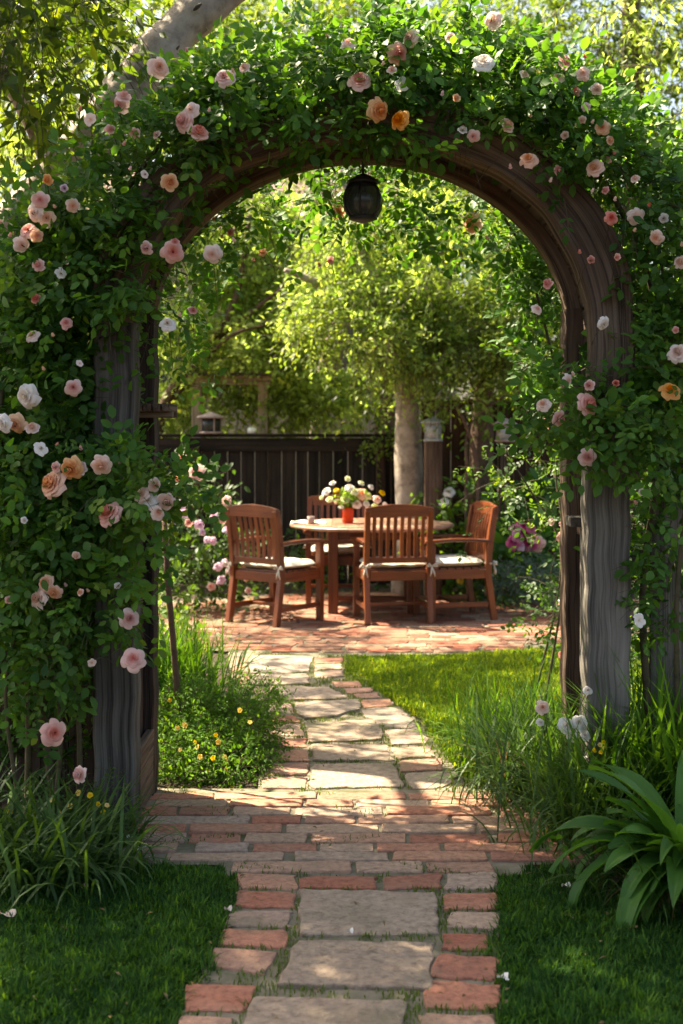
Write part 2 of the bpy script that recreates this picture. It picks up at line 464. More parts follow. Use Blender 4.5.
class LV:
    def __init__(s): s.V, s.T, s.A, s.n = [], [], [], 0

    def raw(s, V, T, A):
        s.V.append(V); s.T.append(T + s.n); s.A.append(A); s.n += len(V)

    def leaves(s, pos, d, n, L, W, v, tm=T_FINE):
        d = unit(d); sd = unit(np.cross(d, n)); n2 = np.cross(sd, d)
        tp, tf = tm
        L = np.asarray(L)[:, None, None] * np.ones((len(pos), 1, 1)); W = np.asarray(W)[:, None, None] * np.ones((len(pos), 1, 1))
        V = pos[:, None, :] + d[:, None, :] * tp[None, :, 0:1] * L + sd[:, None, :] * tp[None, :, 1:2] * W + n2[:, None, :] * tp[None, :, 2:3] * L
        k = len(tp)
        T = tf[None, :, :] + (np.arange(len(pos)) * k)[:, None, None]
        s.raw(V.reshape(-1, 3), T.reshape(-1, 3), np.repeat(v, k))

    def tubes(s, P, r, v=.1):
        """P (n,k,3) polylines as three-sided tapering stems"""
        n, k, _ = P.shape
        t = unit(np.gradient(P, axis=1))
        up = np.array([.3, .5, .81]); x = unit(np.cross(t, up)); y = np.cross(t, x)
        rr = np.linspace(1, .45, k)[None, :, None] * r
        rings = []
        for j in range(3):
            a = 2 * math.pi * j / 3
            rings.append(P + (x * math.cos(a) + y * math.sin(a)) * rr)
        V = np.stack(rings, axis=2).reshape(-1, 3)
        q = []
        for i in range(k - 1):
            for j in range(3):
                a, b = i * 3 + j, i * 3 + (j + 1) % 3
                q += [(a, b, b + 3), (a, b + 3, a + 3)]
        T = np.array(q)[None] + (np.arange(n) * k * 3)[:, None, None]
        s.raw(V, T.reshape(-1, 3), np.full(len(V), v))

    def build(s, name, mat, parent=None, origin=None):
        return np_mesh(name, np.concatenate(s.V), np.concatenate(s.T), mat, parent, origin, {'v': np.concatenate(s.A)})


def shoots(rng, st, dr, L, K, droop=.35):
    n = len(st)
    t = np.linspace(.08, 1, K)[None, :, None]
    L = np.broadcast_to(L, (n,))[:, None, None]
    dr = unit(dr)
    w = rng.normal(0, .12, (n, 1, 3))
    P = st[:, None, :] + dr[:, None, :] * L * t + (np.array([0, 0, -1.0])[None, None] * droop + w) * L * t ** 2
    return P, unit(np.gradient(P, axis=1))


def blob_starts(rng, blobs, dens, up=.25):
    """blobs: (x,y,z, rx,ry,rz[,weight]) in metres -> start points, outward directions"""
    S, D = [], []
    for b in blobs:
        x, y, z, rx, ry, rz = b[:6]; w = b[6] if len(b) > 6 else 1
        n = max(3, int(dens * w * (rx * rz + ry * rz + rx * ry) * 3))
        u = unit(rng.normal(0, 1, (n, 3)))
        rad = rng.uniform(.25, .9, (n, 1)) ** .7
        R = np.array([rx, ry, rz])
        S.append(np.array([x, y, z]) + u * R * rad)
        D.append(unit(u / R * R.mean() + rng.normal(0, .45, (n, 3)) + np.array([0, 0, up])))
    return np.concatenate(S), np.concatenate(D)


def spray(lv, rng, S, D, L=(.2, .4), K=7, leaf=.045, wr=.62, compound=True, droop=.35, tm=T_FINE, stems=None, sr=.0022, tone=0.0, face=(0, -.35, .8), jitter=.55, petiole=.25, filt=None):
    n = len(S)
    P, Tn = shoots(rng, S, D, rng.uniform(*L, n), K, droop)
    if stems is not None: stems.tubes(P, sr)
    P = P.reshape(-1, 3); Tn = Tn.reshape(-1, 3)
    clump = np.repeat(rng.normal(0, .16, n), K)
    if filt is not None:
        ok = filt(P, rng)
        P, Tn, clump = P[ok], Tn[ok], clump[ok]
    rd = unit(np.cross(Tn, rng.normal(0, 1, Tn.shape)))
    d = unit(rd + Tn * .6 + np.array([0, 0, -.15]))
    nn = unit(np.array(face) + rng.normal(0, jitter, d.shape))
    m = len(P)
    lf = leaf * rng.uniform(.65, 1.25, m)
    v = np.clip(.45 + tone + clump + rng.normal(0, .13, m), 0, 1)
    if not compound:
        lv.leaves(P + d * lf[:, None] * petiole, d, nn, lf, lf * wr, v, tm)
        return
    sd = unit(np.cross(d, nn))
    R = lf[:, None] * 2.1
    for (t, a, s) in ((1, 0, 1.0), (.72, 1, .9), (.72, -1, .9), (.34, 1, .78), (.34, -1, .78)):
        dd = unit(d * (1 if a == 0 else .55) + sd * a + rng.normal(0, .12, d.shape))
        lv.leaves(P + d * R * t, dd, unit(nn + rng.normal(0, .22, d.shape)), lf * s, lf * s * wr, v, tm)


def blades(lv, rng, base, az, lean, L, W, K=5, v=None, curl=1.0, tip=.05):
    """arching strap leaves; az outward heading, lean 0 upright..1 flat"""
    n = len(base)
    L = np.broadcast_to(L, (n,)); W = np.broadcast_to(W, (n,)); lean = np.broadcast_to(lean, (n,))
    h = np.stack([np.cos(az), np.sin(az), np.zeros(n)], -1)
    sdv = np.stack([-np.sin(az), np.cos(az), np.zeros(n)], -1)
    P = [base]
    th = lean * .55
    for i in range(K):
        seg = L / K
        P.append(P[-1] + (h * np.sin(th)[:, None] + np.array([0, 0, 1.0]) * np.cos(th)[:, None]) * seg[:, None])
        th = th + lean * curl * 2.3 / K * (0.6 + .8 * i / K)
    P = np.stack(P, 1)
    prof = np.array([.55 + .45 * min(1, i / (K * .35)) if i < K * .55 else max(tip, 1 - ((i / K - .55) / .45) ** 1.6) for i in range(K + 1)])
    off = sdv[:, None, :] * (W[:, None] * prof[None, :] / 2)[:, :, None]
    V = np.stack([P - off, P + off], 2)
    V = V.reshape(n, -1, 3)
    k = (K + 1) * 2
    q = []
    for i in range(K):
        a = i * 2
        q += [(a, a + 1, a + 3), (a, a + 3, a + 2)]
    T = np.array(q)[None] + (np.arange(n) * k)[:, None, None]
    if v is None: v = np.clip(rng.normal(.5, .2, n), 0, 1)
    lv.raw(V.reshape(-1, 3), T.reshape(-1, 3), np.repeat(v, k))


def in_poly(x, y, poly):
    r = np.zeros(len(x), bool)
    n = len(poly)
    for i in range(n):
        x1, y1 = poly[i]; x2, y2 = poly[(i + 1) % n]
        c = ((y1 > y) != (y2 > y)) & (x < (x2 - x1) * (y - y1) / (y2 - y1 + 1e-12) + x1)
        r ^= c
    return r


# ------------------------------------------------------------------ flowers
def rose_mesh(name, seed, rings):
    """a double rose of unit radius facing +Z; rings of wrapped petals (count, radius, height, flare)"""
    r = random.Random(seed)
    V, Fa, A = [], [], []
    a0 = r.random() * 6.28
    for ri, (cnt, R, H, fl) in enumerate(rings):
        a0 += 1.1
        for k in range(cnt):
            a = a0 + 2 * math.pi * k / cnt + r.uniform(-.15, .15)
            Rk = R * r.uniform(.9, 1.08); Hk = H * r.uniform(.88, 1.1)
            half = math.pi / cnt * r.uniform(1.15, 1.5)
            b = len(V); nu, nv = 6, 5
            ph = r.uniform(0, 6); tilt = r.uniform(-.1, .1)
            for i in range(nv + 1):
                t = i / nv
                rr = Rk * (.12 + .88 * math.sin(min(1, t * 1.05) * math.pi / 2) ** .9)
                if fl < 0: rr *= 1 + fl * t ** 3
                else: rr *= 1 + .12 * fl * t ** 3
                zz = Hk * (t ** .8) - max(0, fl) * .22 * t ** 4
                for j in range(nu + 1):
                    u = (j / nu - .5) * 2
                    wp = math.sin(math.pi * (.22 + .5 * t)) * (1 - .25 * t ** 4)
                    an = a + u * half * wp
                    q = rr * (1 + .10 * u) - .09 * Rk * u * u * t
                    z = zz - (.16 * Rk + .03) * u * u * t ** 2 + .035 * math.sin(u * 4 + ph) * t * t + tilt * u * Rk * t
                    V.append((q * math.cos(an), q * math.sin(an), z - .25 - .06 * ri))
                    A.append(min(1, max(0, R * .8 + t * .25 - .12)))
            for i in range(nv):
                for j in range(nu):
                    p = b + i * (nu + 1) + j
                    Fa.append((p, p + 1, p + nu + 2, p + nu + 1))
    me = bpy.data.meshes.new(name)
    me.from_pydata(V, [], Fa)
    me.polygons.foreach_set('use_smooth', [True] * len(Fa))
    at_ = me.attributes.new('v', 'FLOAT', 'POINT'); at_.data.foreach_set('value', A)
    me.update()
    return me


OPEN = ((3, .13, .62, -.5), (3, .24, .62, -.3), (4, .36, .58, -.15), (5, .50, .52, 0), (5, .66, .44, .4), (6, .84, .34, .8), (6, 1.0, .2, 1.1))
SEMI = ((3, .2, .95, -.55), (3, .38, .95, -.35), (4, .56, .85, -.1), (5, .78, .7, .4), (5, 1.0, .45, 1))
LOOSE = ((4, .22, .5, 0), (4, .42, .5, .2), (5, .64, .42, .6), (5, .85, .3, 1.2), (5, 1.0, .14, 1.4))
SIMPLE = ((3, .3, .35, 0), (5, 1.0, .35, .8))
SHAPES = {}


def flower_mesh(shape, mat, k):
    key = (shape, mat, k)
    if key not in SHAPES:
        rings = {'open': OPEN, 'semi': SEMI, 'loose': LOOSE, 'simple': SIMPLE}[shape]
        me = rose_mesh('bloom_%s_%s_%d' % key, hash_(key), rings)
        me.materials.append(M[mat])
        SHAPES[key] = me
    return SHAPES[key]


def hash_(key):
    return sum(ord(c) * (i + 3) for i, c in enumerate(str(key)))


def put_flower(name, me, pos, dr, r, parent):
    o = bpy.data.objects.new(name, me)
    COL.objects.link(o)
    o.parent = parent
    o.location = Vector(pos) - worg(parent)
    q = Vector(dr).to_track_quat('Z', 'Y')
    o.rotation_mode = 'QUATERNION'
    from mathutils import Quaternion
    o.rotation_quaternion = q @ Quaternion((0, 0, 1), random.random() * 6.28)
    o.scale = (r, r, r * random.uniform(.8, 1.05))
    return o

# ================================================================== ground
g = MB()
g.add([(-60, -10, 0), (60, -10, 0), (60, 120, 0), (-60, 120, 0)], [(0, 1, 2, 3)])
tag(g.build('ground', M['soil']), kind='structure')


def rounded(poly, r=.02, jit=.004, seg=.05):
    """resample a ground polygon with worn corners and uneven edges"""
    P = [Vector((p[0], p[1])) for p in poly]
    out = []
    n = len(P)
    for i in range(n):
        a, b, c = P[i - 1], P[i], P[(i + 1) % n]
        la, lc = (a - b).length, (c - b).length
        ra = min(r, la * .35); rc = min(r, lc * .35)
        p1 = b + (a - b).normalized() * ra; p2 = b + (c - b).normalized() * rc
        out += [p1, (p1 + p2 + b * 2) / 4, p2]
        nx = P[(i + 1) % n]; ln = P[(i + 2) % n]
        e = nx - (nx - b).normalized() * min(r, lc * .35)
        m = int((e - p2).length / seg)
        for k in range(1, m):
            out.append(p2.lerp(e, k / m))
    return [p + Vector((random.uniform(-jit, jit), random.uniform(-jit, jit))) for p in out]


class Slabs:
    def __init__(s): s.V, s.Fa, s.A = [], [], []

    def slab(s, poly, z0, z1, v, bev=.006, r=.02, jit=.004):
        q = rounded(poly, r, jit)
        ar = sum(q[i - 1].x * q[i].y - q[i].x * q[i - 1].y for i in range(len(q)))
        if ar < 0: q = q[::-1]
        c = sum(q, Vector((0, 0))) / len(q)
        n = len(q); b = len(s.V)
        tx, ty = random.uniform(-.02, .02), random.uniform(-.02, .02)
        for (k, z, inn) in ((0, z0, 0), (1, z1 - bev, 0), (2, z1 - bev * .3, bev * .5), (3, z1, bev * 1.6)):
            for p in q:
                d = (c - p); d = d.normalized() * min(inn, d.length * .4)
                w = p + d
                zz = z if k == 0 else z + (w.x - c.x) * tx + (w.y - c.y) * ty + (random.uniform(-.0012, .0012))
                s.V.append((w.x, w.y, zz))
        for k in range(3):
            for i in range(n):
                j = (i + 1) % n
                s.Fa.append((b + k * n + i, b + k * n + j, b + (k + 1) * n + j, b + (k + 1) * n + i))
        s.V.append((c.x, c.y, z1 + random.uniform(-.001, .002)))
        for i in range(n):
            s.Fa.append((b + 3 * n + i, b + 3 * n + (i + 1) % n, len(s.V) - 1))
        s.A += [v] * (4 * n + 1)

    def build(s, name, mat, kind='structure'):
        me = bpy.data.meshes.new(name)
        me.from_pydata(s.V, [], s.Fa)
        a = me.attributes.new('v', 'FLOAT', 'POINT'); a.data.foreach_set('value', s.A)
        me.update()
        return tag(link(name, me, mat), kind=kind)


HARD = []      # paving outlines on the ground, kept clear of grass


def pxpoly(pts, ox=0, oy=0, s=1.0):
    return [gnd(ox + x / s, oy + y / s) for x, y in pts]


# front garden path: big flagstones between worn bricks
front_flag = [[(300, 898), (437, 901), (439, 942), (299, 944)], [(297, 949), (433, 950), (431, 999), (276, 995)], [(255, 1006), (405, 1010), (402, 1060), (236, 1058)]]
front_brick = [[(300, 884), (377, 884), (377, 896), (300, 896)], [(382, 884), (441, 880), (441, 895), (383, 896)], [(446, 880), (498, 880), (498, 896), (445, 897)],
               [(237, 881), (296, 882), (296, 896), (240, 895)],
               [(237, 898), (295, 900), (294, 916), (238, 914)], [(232, 919), (293, 919), (289, 935), (225, 935)], [(225, 938), (290, 939), (285, 956), (221, 954)],
               [(212, 958), (281, 960), (267, 982), (212, 976)], [(187, 994), (258, 996), (240, 1021), (184, 1020)], [(180, 1026), (236, 1027), (220, 1060), (168, 1058)],
               [(445, 900), (497, 901), (495, 917), (444, 916)], [(452, 920), (500, 920), (498, 937), (447, 936)], [(444, 941), (490, 942), (488, 959), (444, 958)],
               [(437, 963), (498, 966), (495, 989), (430, 986)], [(430, 990), (502, 995), (497, 1018), (423, 1016)], [(422, 1023), (496, 1025), (498, 1060), (418, 1055)]]
fv = [.02, .4, .9, .62, .05, .85, .12, .3, .05, .2, .1, .95, .0, .35, .08, .2]
SB, SF = Slabs(), Slabs()
for i, p in enumerate(front_flag):
    w = pxpoly(p); HARD.append(w); SF.slab(w, .002, .030, (.35, .75, .5)[i], .005, .012, .008)
for i, p in enumerate(front_brick):
    w = pxpoly(p); HARD.append(w); SB.slab(w, .002, .027, fv[i], .005, .012, .009)
# middle path
mid = [([(75, 50), (225, 48), (215, 88), (72, 90)], 'f'), ([(75, 95), (215, 92), (218, 118), (78, 122)], 'f'), ([(110, 125), (265, 125), (318, 153), (190, 157), (125, 163)], 'f'),
       ([(182, 165), (333, 154), (345, 178), (280, 200), (207, 205), (187, 190)], 'f'), ([(207, 213), (370, 205), (400, 240), (393, 257), (217, 262)], 'f'),
       ([(225, 267), (405, 265), (425, 307), (223, 309)], 'f'), ([(222, 318), (420, 316), (453, 374), (220, 376)], 'f'),
       ([(230, 55), (300, 52), (300, 65), (232, 68)], 'b'), ([(232, 70), (298, 68), (300, 80), (234, 83)], 'b'), ([(230, 87), (300, 83), (302, 98), (235, 103)], 'b'), ([(275, 113), (340, 112), (345, 125), (285, 126)], 'b'),
       ([(300, 129), (370, 127), (372, 138), (312, 141)], 'b'), ([(327, 143), (385, 140), (390, 152), (342, 154)], 'b'), ([(342, 160), (415, 155), (425, 170), (352, 177)], 'b'),
       ([(349, 184), (425, 178), (470, 203), (480, 225), (415, 227), (385, 213), (350, 198)], 'f'), ([(404, 232), (480, 230), (510, 253), (500, 266), (422, 269)], 'b'),
       ([(421, 275), (515, 272), (525, 298), (432, 304)], 'b'), ([(436, 309), (540, 302), (545, 330), (442, 337)], 'b'), ([(447, 342), (575, 335), (580, 350), (540, 376), (462, 376)], 'f'),
       ([(30, 55), (68, 52), (68, 95), (35, 92)], 'b'), ([(40, 120), (100, 125), (112, 142), (50, 138)], 'b'), ([(40, 98), (70, 99), (72, 118), (40, 117)], 'b'), ([(110, 168), (174, 167), (180, 188), (118, 190)], 'b'),
       ([(118, 197), (180, 196), (198, 213), (117, 212)], 'b'), ([(112, 218), (198, 218), (205, 248), (110, 243)], 'b'), ([(135, 253), (208, 253), (212, 274), (140, 275)], 'b'),
       ([(125, 280), (216, 280), (217, 310), (123, 308)], 'b'), ([(115, 315), (215, 314), (213, 345), (110, 342)], 'b'), ([(108, 350), (213, 349), (213, 376), (103, 376)], 'b')]
for p, k in mid:
    w = pxpoly(p, 220, 640, 2.44); HARD.append(w)
    if k == 'f': SF.slab(w, .002, .028 + random.uniform(0, .004), random.random(), .005, .03, .012)
    else: SB.slab(w, .002, .028, random.choice((.95, .5, .3, .62, .8, .9, .4, .55)), .005, .014, .009)
tag(SF.build('flagstone_path', M['flag']), kind='structure')

# brick threshold under the arbor
TH = [(-.74, 4.60), (.88, 4.60), (.90, 5.60), (-.80, 5.60)]
HARD.append(TH)
y = 4.525
ri = 0
HARD.append([(-.40, 4.5), (.62, 4.5), (.62, 4.62), (-.40, 4.62)])
while y < 5.58:
    x = -.72 - (.02 if ri % 2 else .10) - .06 * (y - 4.6) + random.uniform(-.03, .03)
    if ri == 0: x = -.38
    if ri == 1: x = -.62
    h = random.uniform(.098, .118)
    if y + h > 5.60: break
    while x < .90:
        l = random.choice((.20, .24, .3, .36, .42, .34))
        if ri == 0 and x > .5: break
        q = [(x + .005, y + .004), (x + l - .006, y + .004 + random.uniform(-.003, .003)), (x + l - .006, y + h - .005), (x + .005, y + h - .005 + random.uniform(-.003, .003))]
        SB.slab(q, .002, .028 + random.uniform(-.003, .004), random.random(), .004, .008, .0045)
        x += l + .004 + (random.uniform(.02, .05) if random.random() < .15 else 0)
    y += h + .004; ri += 1
# course of bricks just before the threshold
for (x0, x1, vv) in ((-.40, -.16, .4), (-.15, .10, .62), (.11, .29, .9), (.30, .50, .05)):
    pass
tag(SB.build('brick_path', M['brick']), kind='structure')

# round brick patio
PCX, PCY, PRX, PRY = .2, 10.85, 2.15, 1.85


def in_patio(x, y, k=1.0):
    return ((x - PCX) / (PRX * k)) ** 2 + ((y - PCY) / (PRY * k)) ** 2 < 1


SP = Slabs()
y = PCY - PRY
ri = 0
while y < PCY + PRY:
    h = random.uniform(.10, .15)
    x = PCX - PRX + random.uniform(0, .2)
    while x < PCX + PRX:
        l = random.choice((.16, .22, .3, .36))
        if in_patio(x, y, 1.0) and in_patio(x + l, y + h, 1.0) and in_patio(x, y + h) and in_patio(x + l, y):
            j = lambda: random.uniform(-.014, .014)
            SP.slab([(x + .008 + j(), y + .006 + j()), (x + l - .008 + j(), y + .006 + j()), (x + l - .008 + j(), y + h - .007 + j()), (x + .008 + j(), y + h - .007 + j())], .002, .028, random.random(), .004, .02, .008)
        x += l
    y += h; ri += 1
tag(SP.build('patio', M['patio']), kind='structure')
PAT = [(PCX + PRX * math.cos(a / 24 * 6.283), PCY + PRY * math.sin(a / 24 * 6.283)) for a in range(24)]
HARD.append(PAT)

# pale mortar bed below the paving
mb = MB()
bed = [[gnd(168, 1060), gnd(205, 958), gnd(236, 880), gnd(498, 880), gnd(502, 935), gnd(500, 1060)], [(-.42, 4.50), (.64, 4.50), (.64, 4.62), (.9, 4.62), (.9, 5.62), (-.8, 5.62), (-.76, 4.62), (-.42, 4.62)],
       [gnd(258, 796), gnd(262, 720), gnd(232, 690), gnd(228, 655), gnd(345, 655), gnd(372, 690), gnd(415, 722), gnd(440, 750), gnd(470, 796)], PAT]
for i, p in enumerate(bed):
    mb.add([(a, b, .019 + .0008 * i) for a, b in p], [tuple(range(len(p)))])
tag(mb.build('paving_bed', M['mortar']), kind='structure')

# ================================================================== lawns
TUFT = RNG
lawnL = [(-1.9, 3.0), gnd(182, 1060), gnd(186, 1000), gnd(212, 975), gnd(214, 955), gnd(226, 935), gnd(238, 897), gnd(236, 878), gnd(140, 872), (-1.1, 4.75), (-1.9, 4.75)]
lawnR = [gnd(498, 1060), gnd(497, 1020), gnd(498, 985), gnd(490, 955), gnd(500, 935), gnd(497, 900), gnd(510, 874), gnd(565, 872), gnd(600, 900), gnd(650, 915), gnd(700, 925), (1.9, 3.9), (1.9, 3.0)]
lawnM = [gnd(345, 655), (1.54, 9.72), (2.6, 9.9), (2.6, 6.0), (1.6, 5.75), gnd(560, 792), gnd(478, 794), gnd(462, 775), gnd(440, 752), gnd(425, 722), gnd(385, 698), gnd(345, 684)]


def sheet(name, poly, mat, z):
    b = MB(); b.add([(a, c, z) for a, c in poly], [tuple(range(len(poly)))])
    return tag(b.build(name, mat), kind='structure')


for nm, pl in (('lawn', lawnL), ('lawn', lawnR), ('lawn', lawnM)):
    sheet(nm, pl, M['soil'], .006)


def grass(poly, n, hmin, hmax, mat, label, seed, wmul=1.0):
    rng = np.random.default_rng(seed)
    xs = [p[0] for p in poly]; ys = [p[1] for p in poly]
    x = rng.uniform(min(xs), max(xs), n); y = rng.uniform(min(ys), max(ys), n)
    ok = in_poly(x + rng.normal(0, .022, n), y + rng.normal(0, .022, n), poly)
    ok &= np.abs((x) * F / np.maximum(y, .1)) < 365
    for h in HARD:
        ok &= ~in_poly(x, y, h)
    x, y = x[ok], y[ok]
    n = len(x)
    ci = rng.integers(0, 4096, n)
    gx, gy = np.floor(x / .045 + .4 * np.sin(y * 31)), np.floor(y / .045 + .4 * np.sin(x * 29))
    hsh = np.abs(np.sin(gx * 12.9898 + gy * 78.233) * 43758.5453) % 1.0
    hs2 = np.abs(np.sin(gx * 39.3468 + gy * 11.135) * 24634.6345) % 1.0
    patch = .5 + .25 * np.sin(x * 5.1 + 1.3 * np.sin(y * 4)) * np.cos(y * 4.3 + x * 2) + .25 * (hsh - .5) * 2
    H = rng.uniform(hmin, hmax, n) * (.65 + .75 * patch)
    az = np.where(rng.random(n) < .6, rng.uniform(0, 6.283, n), hs2 * 6.283 + rng.normal(0, .5, n))
    lv = LV()
    v = np.clip(rng.normal(.40, .32, n) + (patch - .5) * .5, 0, 1)
    v = np.where(rng.random(n) < .02, 1.0, v)
    blades(lv, rng, np.stack([x, y, np.full(n, .006)], -1), az, rng.uniform(.15, 1.15, n), H * 1.2, .0044 * wmul * rng.uniform(.6, 1.4, n), 3, v, .9)
    o = lv.build('lawn_grass', mat)
    return tag(o, label, 'grass', kind='stuff')


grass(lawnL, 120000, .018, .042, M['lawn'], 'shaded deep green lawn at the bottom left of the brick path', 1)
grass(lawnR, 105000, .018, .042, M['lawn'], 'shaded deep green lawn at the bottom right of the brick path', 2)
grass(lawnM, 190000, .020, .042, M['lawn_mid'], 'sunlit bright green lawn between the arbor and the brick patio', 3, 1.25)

# moss and seedlings growing in the joints
rng = np.random.default_rng(5)
n = 70000
x = rng.uniform(-.6, 1.0, n); y = rng.uniform(3.2, 9.2, n)
ok = np.zeros(n, bool)
for p in (bed[0], bed[2]): ok |= in_poly(x, y, p)
for h in HARD: ok &= ~in_poly(x, y, h)
pn = np.sin(x * 19 + 2 * np.sin(y * 9)) * np.cos(y * 13 + x * 3)
ok &= (pn > -.25) | (rng.random(n) < .15)
x2 = rng.uniform(-.76, .88, 9000); y2 = rng.uniform(4.5, 5.6, 9000)
ok2 = (np.sin(x2 * 11 + 3 * np.sin(y2 * 7)) * np.cos(y2 * 9) > .72)
x = np.concatenate([x[ok], x2[ok2]]); y = np.concatenate([y[ok], y2[ok2]])
lv = LV(); n = len(x)
blades(lv, rng, np.stack([x, y, np.full(n, .019)], -1), rng.uniform(0, 6.3, n), rng.uniform(.2, .9, n), rng.uniform(.008, .027, n), .0045, 2)
tag(lv.build('moss', M['moss']), 'green moss and seedlings in the joints of the path', 'moss', kind='stuff')

# ================================================================== arbor
AX = .077          # axis of the opening
YF, YR = 5.0, 5.62  # front and rear frames
SPR = 1.93         # springing height
HW, RISE = .852, .70
arb = thing('garden_arbor', (AX, 5.3, 0), 'weathered wooden garden arbor with a round arch over the brick path', 'arbor')


def groove_sec(w, d, seed, n=14):
    r = random.Random(seed)
    s = []
    for (x0, y0, x1, y1) in ((-1, -1, 1, -1), (1, -1, 1, 1), (1, 1, -1, 1), (-1, 1, -1, -1)):
        for i in range(n):
            t = i / n
            x, y = x0 + (x1 - x0) * t, y0 + (y1 - y0) * t
            q = 1 - (.02 if r.random() < .3 else 0) * r.random()
            if i == 0: q *= .955
            s.append((x * w / 2 * q, y * d / 2 * q))
    return s


def post(x, y, z0, z1, w, d, seed, mat, lean=0, name='post'):
    b = MB()
    k = 70
    r = random.Random(seed)
    P = [(x + lean * (i / k) + .003 * math.sin(i * .7 + seed) + r.uniform(-.0008, .0008), y, z0 + (z1 - z0) * i / k) for i in range(k + 1)]
    b.sweep(P, groove_sec(w, d, seed), (0, 1, 0), v=r.random(), jit=.005, rough=.003)
    return b.build(name, mat, arb)


PW = .157
post(AX - HW - PW / 2, YF + .08, -.05, SPR + .25, PW, .15, 1, M['w_grey'])
post(AX + HW + PW / 2 - .005, YF + .08, -.05, SPR - .4, PW + .005, .15, 2, M['w_grey'])
post(AX - HW - .065, YR - .07, -.05, SPR + .1, .14, .14, 3, M['w_dark'])
post(AX + HW + .055, YR - .07, -.05, SPR + .1, .13, .14, 4, M['w_brown'])


def arch(hw, rise, y, w, d, seed, mat, a0=0, a1=180, spr=SPR, gnarl=0.0, drop=0):
    """rib swept along the half ellipse, w across the arch plane"""
    b = MB(); k = 110
    r = random.Random(seed)
    P, ups = [], []
    for i in range(k + 1):
        t = math.radians(a0 + (a1 - a0) * i / k)
        x, z = (hw + w / 2) * math.cos(t), (rise + w / 2) * math.sin(t)
        P.append((AX + x, y, spr + z))
    sc = [1 + gnarl * (.22 * math.sin(i * .23 + seed) + .08 * math.sin(i * .6 + 2 * seed)) for i in range(k + 1)]
    if drop:
        m = 26
        tail = [(P[0][0] + .006 * math.sin(j * .25), P[0][1], P[0][2] - drop * j / m) for j in range(1, m + 1)]
        P = tail[::-1] + P
        sc = [sc[0] + (.97 - sc[0]) * (1 - j / m) for j in range(m)] + sc
    b.sweep(P, groove_sec(w, d, seed), (0, 1, 0), v=r.random(), jit=.006, scale=sc, rough=.006)
    return b.build('arch_rib', mat, arb)


arch(HW, RISE, YF + .07, .175, .14, 5, M['w_arch'], 0, 180, gnarl=.3, drop=.42)
arch(HW + .005, RISE + .01, YR - .07, .15, .12, 6, M['w_brown'], 0, 180)
# dark boards closing the barrel between the ribs
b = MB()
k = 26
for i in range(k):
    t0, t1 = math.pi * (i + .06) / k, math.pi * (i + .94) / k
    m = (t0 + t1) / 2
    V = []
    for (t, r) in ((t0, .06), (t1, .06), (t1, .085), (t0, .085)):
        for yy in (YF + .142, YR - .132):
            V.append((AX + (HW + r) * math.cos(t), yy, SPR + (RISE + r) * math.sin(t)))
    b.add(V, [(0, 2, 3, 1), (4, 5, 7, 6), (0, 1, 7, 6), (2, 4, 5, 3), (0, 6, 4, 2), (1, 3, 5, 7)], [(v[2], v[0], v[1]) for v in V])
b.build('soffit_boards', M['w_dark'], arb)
# side rails and lower panels
for s, xx in ((-1, AX - HW - .05), (1, AX + HW + .06)):
    b = MB(); b.box((xx, 5.315, 1.15 if s < 0 else 1.13), (.05, .37, .055)); b.build('side_rail', M['w_brown'], arb, bevel=.004)
    b = MB()
    for j in range(3):
        yy = 5.185 + j * .125
        b.box((xx, yy, .62 if s < 0 else .60), (.022, .118, 1.0), v=random.random())
    b.build('side_panel', M['w_dark'], arb, bevel=.003)
b = MB()
b.box((AX - HW - .012, 5.315, .17), (.03, .37, .26)); b.build('kick_board', M['w_brown'], arb, bevel=.004)
# little slatted bracket on the left
b = MB()
for j in range(4):
    b.box((AX - HW - .015 + j * .036, 5.30, 1.615), (.030, .26, .03), v=random.random())
b.box((AX - HW + .035, 5.24, 1.588), (.16, .03, .022)); b.box((AX - HW + .035, 5.37, 1.588), (.16, .03, .022))
b.build('bracket', M['w_brown'], arb, bevel=.003)
b = MB(); b.box((AX + HW + .005, 5.30, 1.165), (.07, .12, .038)); b.box((AX + HW + .022, 5.28, .86), (.014, .02, .56))
b.build('gate_catch', M['w_grey'], arb, bevel=.003)

# hanging lantern
lc = at(363, 198, 5.3)
lan = thing('hanging_lantern', (lc.x, lc.y, lc.z - .1), 'black iron and smoked glass lantern hanging from the middle of the arch', 'lantern')
LZ = lc.z
b = MB(); b.tube([(lc.x, lc.y, LZ + .085), (lc.x, lc.y, SPR + RISE + .07)], .005, 6); b.tube([(lc.x + .012, lc.y, LZ + .10), (lc.x, lc.y, LZ + .125), (lc.x - .012, lc.y, LZ + .10)], .003, 5)
b.build('hanging_rod', M['iron'], lan)
b = MB(); b.lathe((lc.x, lc.y, LZ), [(.012, .095), (.03, .088), (.036, .078), (.052, .066), (.055, .058)], 24); b.build('cap', M['iron'], lan)
b = MB(); b.lathe((lc.x, lc.y, LZ), [(.050, .058), (.068, .03), (.078, -.005), (.074, -.04), (.058, -.07), (.05, -.078)], 24); b.build('globe', M['smoke_glass'], lan)
b = MB(); b.lathe((lc.x, lc.y, LZ + .056), [(.058, 0), (.066, .004), (.058, .014), (.03, .03)], 24); b.build('collar', M['iron'], lan)
for j in range(6):
    a = j * math.pi / 3 + .35
    b = MB(); b.tube([(lc.x + r * math.cos(a), lc.y + r * math.sin(a), LZ + z) for r, z in ((.054, .058), (.0715, .03), (.081, -.005), (.077, -.04), (.061, -.07), (.052, -.08))], .0042, 5)
    b.build('rib', M['iron'], lan)
b = MB(); b.lathe((lc.x, lc.y, LZ), [(.056, -.075), (.058, -.084), (.035, -.092), (.01, -.1)], 24); b.build('base', M['iron'], lan)
